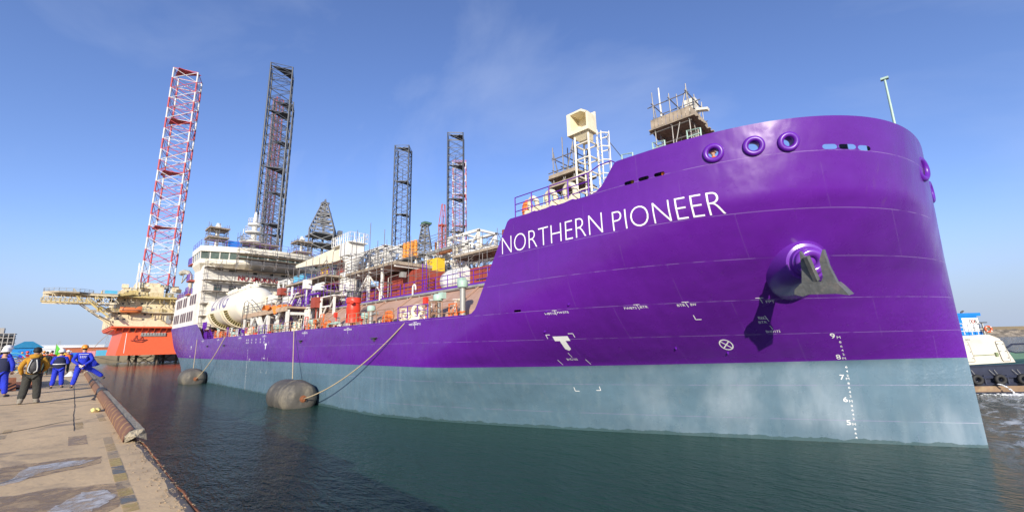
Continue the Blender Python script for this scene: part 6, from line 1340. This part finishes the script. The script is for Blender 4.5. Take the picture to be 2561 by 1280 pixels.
for ch in kids(TG):
    if not any(k in ch.name for k in ('tug_hull', 'tug_deck', 'bulwark', 'strake', 'stripe', 'tyre', 'lettering')): ch.location.x += 1.75+(1.5 if ch.name.startswith(('funnel', 'cowl', 'exhaust')) else 1.0 if ch.name.startswith(('lifebuoy', 'lamp_b')) else .3 if ch.name.startswith('deckhouse_r') else 0)
    if ch.name.startswith('deckhouse') and 'rail' not in ch.name:
        for g in kids(ch): g.location.x += .75
# water the tug discharges and the foam round it
mb = MB(); random.seed(12)
for i in range(70):
    t_ = random.random(); x = 1.9+t_*.75; z = .72-.72*t_*t_; mb.ell((x+(random.random()-.5)*.15*t_, -.15-.3*t_+(random.random()-.5)*.12, max(.02, z)), .02+.03*random.random(), 6, 4)
for i in range(260):
    x = random.gauss(3.0, 1.0); y = random.gauss(-.6, .35); mb.ell((x, y, .01), (.10*random.random()+.02, .05*random.random()+.02, .02), 6, 4)
o = mb.build('splash', mat('white_water', (.75, .78, .8), .6)); o.location = TG.location; o.rotation_euler = (0, 0, ta); o['kind'] = 'stuff'

# ================================================================== people
def skin_mesh(name, chains, material, parent, sub=2, extra=None):
    """one continuous surface grown round connected joints; a joint is (x, y, z, rx[, ry])"""
    idx = {}; vs = []; rad = []; es = []
    for ch in chains:
        prev = None
        for j in ch:
            k = tuple(round(c, 4) for c in j[:3])
            if k not in idx: idx[k] = len(vs); vs.append(j[:3]); rad.append((j[3], j[4] if len(j) > 4 else j[3]))
            if prev is not None and prev != idx[k]: es.append((prev, idx[k]))
            prev = idx[k]
    me = D.meshes.new(name+'_joints'); me.from_pydata(vs, es, []); o = D.objects.new('tmp', me); COL.objects.link(o)
    m = o.modifiers.new('s', 'SKIN'); m.use_smooth_shade = True; m.branch_smoothing = .3
    if not me.skin_vertices: bpy.context.view_layer.objects.active = o
    sv = me.skin_vertices[0].data
    for i, r in enumerate(rad): sv[i].radius = r; sv[i].use_root = (i == 0)
    s_ = o.modifiers.new('u', 'SUBSURF'); s_.levels = sub; s_.render_levels = sub
    dg = bpy.context.evaluated_depsgraph_get(); ev = o.evaluated_get(dg); nm = D.meshes.new_from_object(ev, depsgraph=dg); D.objects.remove(o); D.meshes.remove(me)
    nm.name = name; nm.materials.clear(); nm.materials.append(material)
    if extra:
        bm = bmesh.new(); bm.from_mesh(nm); t = D.meshes.new('x'); t.from_pydata(extra.v, [], extra.f); bm.from_mesh(t); bm.to_mesh(nm); bm.free(); D.meshes.remove(t)
        nm.polygons.foreach_set('use_smooth', [True]*len(nm.polygons))
    ob = D.objects.new(name, nm); COL.objects.link(ob); ob.parent = parent; return ob
def lerp3(a, b, t): return tuple(a[i]+(b[i]-a[i])*t for i in range(3))
def person(label, loc, facing, group, L, s=1.0, jacket=BLUEC, trousers=BLUEC, helmet=HELW, vest=None, shoes=DGREY, gloves=None, hair=True, hem=.86, loose=1.0, arms=None, legs=None, lean=0.0, hood=False, boots=None, head_turn=0.0, stripe=None):
    """facing: direction looked at, in degrees from +x; local +y is ahead, +x is the right hand side"""
    T = thing('person', label, 'person', loc, group, radians(facing-90)); T.scale = (s, s, s); T['_base'] = [0, 0, 0]
    arms = arms or [((-.27, -.02, 1.17), (-.24, .10, .93)), ((.27, -.02, 1.17), (.24, .10, .93))]
    legs = legs or [((-.12, .02, .5), (-.13, -.02, .09)), ((.12, .02, .5), (.13, .02, .09))]
    ly = lean; pel = (0, 0, .93); wai = (0, ly*.3, 1.10); che = (0, ly*.75, 1.34); nec = (0, ly, 1.49); hb = (0, ly*1.1+.015, 1.58); ht = (0, ly*1.15+.02, 1.68)
    ch = [[(*pel, .13, .10), (*wai, .12, .09), (*che, .15, .10), (*nec, .055), (*hb, .075, .09), (*ht, .078, .095)]]
    ex = MB()
    for i, (el, wr) in enumerate(arms):
        sgn = -1 if i == 0 else 1; sh = (sgn*.19, ly*.8, 1.41)
        d = Vector(wr)-Vector(el); d.normalize(); palm = tuple(Vector(wr)+d*.07)
        ch.append([(*che, .15, .10), (*sh, .055), (*el, .042), (*wr, .028), (*palm, .036, .022)])
        x = d.orthogonal().normalized(); y = d.cross(x)
        for k in range(4):
            b = Vector(palm)+x*(-.03+.02*k); q = b+d*(.035+.006*(k in (1, 2))); ex.path([b-d*.02, q, q+d*.025+y*.015, q+d*.035+y*.035], .009, 5, rr=[.010, .0095, .009, .007])
        ex.path([Vector(palm)-d*.04-x*.03, Vector(palm)-x*.055+y*.01, Vector(palm)-x*.06+d*.03+y*.02], .010, 5, rr=[.012, .011, .008])
    for i, (kn, an) in enumerate(legs):
        sgn = -1 if i == 0 else 1; hp = (sgn*.095, 0, .88); an_ = Vector(an)
        ch.append([(*pel, .13, .10), (*hp, .085), (*kn, .058), (*an, .038), (an[0]+sgn*.02, an[1]+.14, an[2]-.045, .034, .026)])
    hx, hy, hz = ht
    ex.ell((hx, hy+.005, 1.635), (.076, .096, .118), 16, 10); ex.ell((hx, hy+.10, 1.625), (.013, .022, .02), 8, 5)
    for s_ in (-1, 1): ex.ell((hx+s_*.078, hy-.005, 1.63), (.012, .02, .032), 8, 5)
    ex.ell((hx, hy+.088, 1.585), (.028, .012, .008), 8, 4)
    b = skin_mesh('body', ch, SKIN, T, 2, ex)
    e = MB()
    for s_ in (-1, 1): e.ell((hx+s_*.032, hy+.088, 1.655), (.012, .008, .008), 8, 5)
    e.build('eyes', DARK, T, smooth='all', local=True)
    if hair: mb = MB(); mb.ell((hx, hy-.018, 1.66), (.086, .098, .105), 14, 8); mb.build('hair', HAIR, T, smooth='all', local=True)
    # trousers
    q = loose; tch = []
    for i, (kn, an) in enumerate(legs):
        sgn = -1 if i == 0 else 1; hp = (sgn*.10, 0, .86); mid = lerp3(kn, an, .55); cuff = lerp3(kn, an, .97)
        tch.append([(0, 0, .95, .165, .125), (*hp, .105*q, .11*q), (*lerp3(hp, kn, .5), .10*q), (*kn, .088*q), (*mid, .086*q), (*cuff, .088*q, .08*q)])
    skin_mesh('trousers', tch, trousers, T, 2)
    # jacket
    jch = [[(0, ly*.1, hem, .195, .15), (0, ly*.2, .98, .185, .14), (0, ly*.4, 1.14, .185, .135), (*che, .205, .145), (0, ly*.95, 1.455, .09, .085), (0, ly, 1.50, .07)]]
    for i, (el, wr) in enumerate(arms):
        sgn = -1 if i == 0 else 1; sh = (sgn*.195, ly*.8, 1.40); jch.append([(*che, .205, .145), (*sh, .088), (*lerp3(sh, el, .55), .075), (*el, .072), (*lerp3(el, wr, .5), .06), (*lerp3(el, wr, .96), .05)])
    skin_mesh('jacket', jch, jacket, T, 2)
    if vest:
        vch = [[(0, ly*.1, hem-.06, .215, .18), (0, ly*.2, 1.0, .225, .175), (0, ly*.4, 1.16, .225, .17), (0, ly*.75, 1.36, .225, .17), (0, ly*.9, 1.45, .16, .12)]]; v_ = skin_mesh('vest', vch, vest, T, 2)
    if stripe:
        mb = MB()
        for z, R_ in stripe: mb.lathe([(R_, -.018), (R_+.008, -.016), (R_+.008, .016), (R_, .018)], (0, ly*.5, z), 28); 
        mb.v = [(x, (y-ly*.5)*.76+ly*.5, z) for x, y, z in mb.v]; mb.build('reflective_band', mat('reflective_tape', (.7, .72, .72), .35), T, smooth='all', local=True)
    if helmet:
        cols_ = {'w': HELW, 'o': HELO}; mb = MB(); c = (hx, hy-.005, 1.665)
        mb.lathe([(.145, -.012), (.150, 0), (.128, .012), (.127, .05), (.108, .10), (.07, .135), (.001, .15)], (0, 0, 0), 24); mb.v = [(x*.93+c[0], y*1.08+c[1]+(.03 if (z < .005 and y > .06) else 0), z+c[2]) for x, y, z in mb.v]
        mb.bar((c[0], c[1]-.12, c[2]+.085), (c[0], c[1]+.12, c[2]+.115), .03, .03); h_ = mb.build('helmet', helmet, T, smooth=True, local=True)
    if hood:
        mb = MB(); mb.torus((hx, hy-.05, 1.50), .10, .055, (0, -.2, 1), 20, 8); mb.ell((hx, hy-.13, 1.47), (.12, .07, .09), 14, 8); mb.build('hood', jacket, T, smooth='all', local=True)
    for i, (kn, an) in enumerate(legs):
        sgn = -1 if i == 0 else 1; mb = MB(); f = Vector(an)+Vector((sgn*.02, .07, -.05)); mb.ell(f, (.052, .145, .052), 12, 7)
        if boots: mb.tube((an[0], an[1], an[2]-.03), (an[0]+(kn[0]-an[0])*.3, an[1], an[2]+.10), .066, 10, .075); mb.ell((an[0], an[1], an[2]-.02), (.066, .075, .07), 10, 6)
        mb.build('boot' if boots else 'shoe', boots or shoes, T, smooth='all', local=True)
    if gloves:
        for (el, wr) in arms:
            d = (Vector(wr)-Vector(el)).normalized(); x = d.orthogonal().normalized(); g_ = MB(); c = Vector(wr)+d*.06; g_.ell(c, .046, 10, 6)
            y = d.cross(x)
            for k in range(4): bb_ = c+x*(-.036+.024*k)+d*.03; g_.path([bb_, bb_+d*.035, bb_+d*.05+y*.025], .014, 6)
            g_.path([c-x*.04, c-x*.07+d*.02, c-x*.06+d*.045], .014, 6)
            g_.build('glove', gloves, T, smooth='all', local=True)
    return T
G1 = 'people on the pier'
behind = [((-.31, -.12, 1.15), (-.07, -.25, .95)), ((.31, -.12, 1.15), (.07, -.25, .93))]
w = person('worker in blue overalls and orange helmet with one foot up on the kerb', (-28.1, .93, 3.05), 176, G1, 0, 1.06, helmet=HELO, arms=behind, gloves=mat('white_cotton_glove', (.7, .68, .6), .9), legs=[((-.14, .0, .48), (-.20, -.02, .09)), ((.42, .10, .66), (.72, .16, .40))], hem=.88, loose=1.08)
mb = MB(); mb.prism([(.12, .02, 1.38), (.30, .06, 1.30), (.44, .12, 1.05), (.56, .14, .93), (.40, .12, .86), (.16, .06, .84)], (0, .03, 0)); mb.build('open_jacket_front', BLUEC, w, local=True)
mb = MB(); mb.box((0, -.152, 1.40), (.30, .012, .018)); mb.build('shoulder_tape', mat('reflective_tape', (.7, .72, .72), .35), w, local=True)
for i in range(4): mb = MB(); mb.box((-.09+.055*i, -.158, 1.32), (.035, .008, .012)); mb.box((-.09+.055*i, -.158, 1.30), (.01, .008, .045)); mb.box((-.09+.055*i, -.158, 1.285), (.04, .008, .01)); mb.box((-.085+.05*i, -.155, 1.25), (.02, .008, .012)); mb.build('back_lettering', WPAINT, w, local=True)
person('worker in white helmet and navy quilted vest over blue overalls, seen from behind', (-28.9, .22, 3.05), 172, G1, 0, .97, vest=NAVY, arms=[((-.27, .0, 1.14), (-.12, .22, 1.10)), ((.27, .0, 1.14), (.12, .20, 1.05))], legs=[((-.12, .02, .48), (-.14, -.02, .09)), ((.13, .02, .48), (.18, .0, .09))], stripe=[(1.10, .232)], hem=.84, loose=1.1)
bp_ = person('man in mustard jacket, black beanie and charcoal trousers with a backpack on', (-20.95, -.40, 3.05), 168, G1, 0, 1.0, jacket=MUST, trousers=OLIVE, helmet=None, hood=True, hem=.80, loose=1.22, boots=mat('grey_suede_boot', (.24, .22, .18), .9), arms=[((-.30, -.04, 1.14), (-.26, .10, .90)), ((.30, .02, 1.16), (.18, .22, 1.0))], legs=[((-.13, .02, .48), (-.16, -.04, .10)), ((.14, .05, .48), (.17, .06, .10))])
mb = MB(); mb.ell((0, .03, 1.665), (.10, .115, .115), 16, 10); mb.lathe([(.105, -.02), (.112, 0), (.105, .02)], (0, .03, 1.64), 20); mb.build('beanie', mat('black_knit', (.015, .015, .018), .95, bump=.6, bscale=60), bp_, smooth='all', local=True)
BP = thing('backpack', 'black and pale grey backpack on the back of the man in the mustard jacket', 'backpack', (-20.95, -.40, 3.05), None, radians(168-90)); BP['_base'] = [0, 0, 0]
mb = MB(); secs = []
for (z, w_, d_) in ((.93, .05, .04), (.95, .13, .10), (1.02, .155, .135), (1.15, .15, .14), (1.28, .135, .125), (1.38, .11, .09), (1.43, .05, .04)):
    secs.append([(w_*cos(a)*(1 if abs(cos(a)) < .8 else .97)+.04, -.14-d_*.5+d_*.62*sin(a), z) for a in [2*pi*i/16 for i in range(16)]])
mb.add([p for s_ in secs for p in s_], [(i*16+j, i*16+(j+1) % 16, (i+1)*16+(j+1) % 16, (i+1)*16+j) for i in range(6) for j in range(16)]+[tuple(range(15, -1, -1)), tuple(range(96, 112))]); mb.build('bag_body', mat('black_nylon', (.02, .02, .024), .6, bump=.3), BP, smooth='all', local=True)
GP = mat('pale_grey_nylon', (.45, .46, .44), .6)
for s_ in (-1, 1):
    mb = MB(); mb.path([(.04+s_*.05, -.285, 1.38), (.04+s_*.075, -.29, 1.28), (.04+s_*.10, -.30, 1.14), (.04+s_*.10, -.295, 1.03), (.04+s_*.03, -.28, .965)], .018, 6); mb.build('grey_piping', GP, BP, smooth='all', local=True)
    mb = MB(); mb.path([(.04+s_*.09, -.12, 1.40), (.04+s_*.13, .0, 1.47), (.04+s_*.14, .12, 1.38), (.04+s_*.16, .13, 1.15), (.04+s_*.15, -.05, .98)], .022, 6); mb.build('shoulder_strap', DARK, BP, smooth='all', local=True)
person('man at the left edge in white helmet and navy vest over blue sleeves', (-25.2, -1.28, 3.05), 150, G1, 0, 1.0, vest=NAVY, hair=True, arms=[((-.29, -.02, 1.15), (-.26, .05, .90)), ((.29, .0, 1.15), (.24, .10, .92))], legs=[((-.12, .02, .5), (-.12, .0, .09)), ((.13, .05, .5), (.16, .08, .09))], hem=.82)
person('taller man in white helmet and blue overalls at the far left edge', (-28.6, -1.42, 3.05), 120, G1, 0, 1.08, arms=[((-.28, -.04, 1.15), (-.24, .08, .90)), ((.28, .0, 1.14), (.2, .16, .95))])
def PX(x, Dd): return (-Dd, Dd/60*(-.98+.0245*(x-104)), 3.05)
OV = mat('orange_hi_vis', (.78, .16, .03), .8); YV = mat('yellow_hi_vis', (.65, .42, .03), .8); BLK = mat('black_cloth', (.016, .017, .02), .9); DGN = mat('dark_green_cloth', (.03, .05, .04), .9); RDC = mat('red_cloth', (.45, .03, .03), .85)
G2 = 'crowd farther along the pier'
crowd = [(73, 62, dict(jacket=RDC, trousers=NAVY, helmet=mat('red_plastic', (.55, .04, .03), .35)), 'person in a red helmet just left of the man in the mustard jacket'),
 (100, 70, dict(jacket=BLUEC, trousers=BLUEC, helmet=HELW, vest=OV), 'distant worker in white helmet and orange vest right beside the mustard jacket'),
 (108, 66, dict(jacket=YV, trousers=NAVY, helmet=HELW, vest=OV), 'distant person in yellow sleeves and orange vest under a white helmet'),
 (115, 60, dict(jacket=OV, trousers=NAVY, helmet=HELO), 'distant person all in orange with an orange helmet'),
 (124, 47, dict(jacket=BLK, trousers=DGN, helmet=None), 'bare-headed man in a black jacket behind the man in the navy vest'),
 (132, 58, dict(jacket=YV, trousers=BLK, helmet=HELW), 'distant person in a yellow jacket and white helmet'),
 (137, 52, dict(jacket=RDC, trousers=DGN, helmet=None, vest=RDC), 'person in red partly hidden by the navy vest'),
 (162, 68, dict(jacket=YV, trousers=BLK, helmet=HELW, vest=YV), 'distant person in yellow coat right of the green flag'),
 (170, 74, dict(jacket=YV, trousers=YV, helmet=HELW), 'distant person in yellow overalls left of the dark-trousered worker'),
 (147, 80, dict(jacket=mat('lime_hi_vis', (.3, .6, .05), .8), trousers=NAVY, helmet=HELW), 'distant person in lime green beneath the green flag'),
 (181, 49, dict(jacket=BLK, trousers=DGN, helmet=HELW, vest=OV, lean=.14, legs=[((-.12, .16, .46), (-.14, -.05, .09)), ((.12, .25, .5), (.14, .2, .09))]), 'worker with orange vest, dark trousers and white helmet stepping forward left of the blue worker'),
 (60, 84, dict(jacket=BLUEC, trousers=BLUEC, helmet=HELO), 'distant worker in blue by the blue shed'), (121, 90, dict(jacket=NAVY, trousers=NAVY, helmet=HELW), 'distant worker in dark blue with white helmet, deep in the crowd'),
 (187, 95, dict(jacket=BLUEC, trousers=NAVY, helmet=HELW), 'distant worker in blue nearest the pier edge')]
for k, (x, Dd, kw, lb) in enumerate(crowd):
    random.seed(k); person(lb, PX(x, Dd), 150+random.random()*60, G2, 0, .96+.06*random.random(), **kw)
person('crew member in an orange suit and white helmet looking out through the first bow chock', (-4.97, 17.9, 10.57), 255, 'crew on the bow', 0, 1.0, jacket=OV, trousers=OV, helmet=HELW)
person('crew member in a white helmet bending behind the bulwark under the square scaffold tower', (-6.7, 16.7, 10.52), 200, 'crew on the bow', 0, 1.02, helmet=HELW, lean=.2)
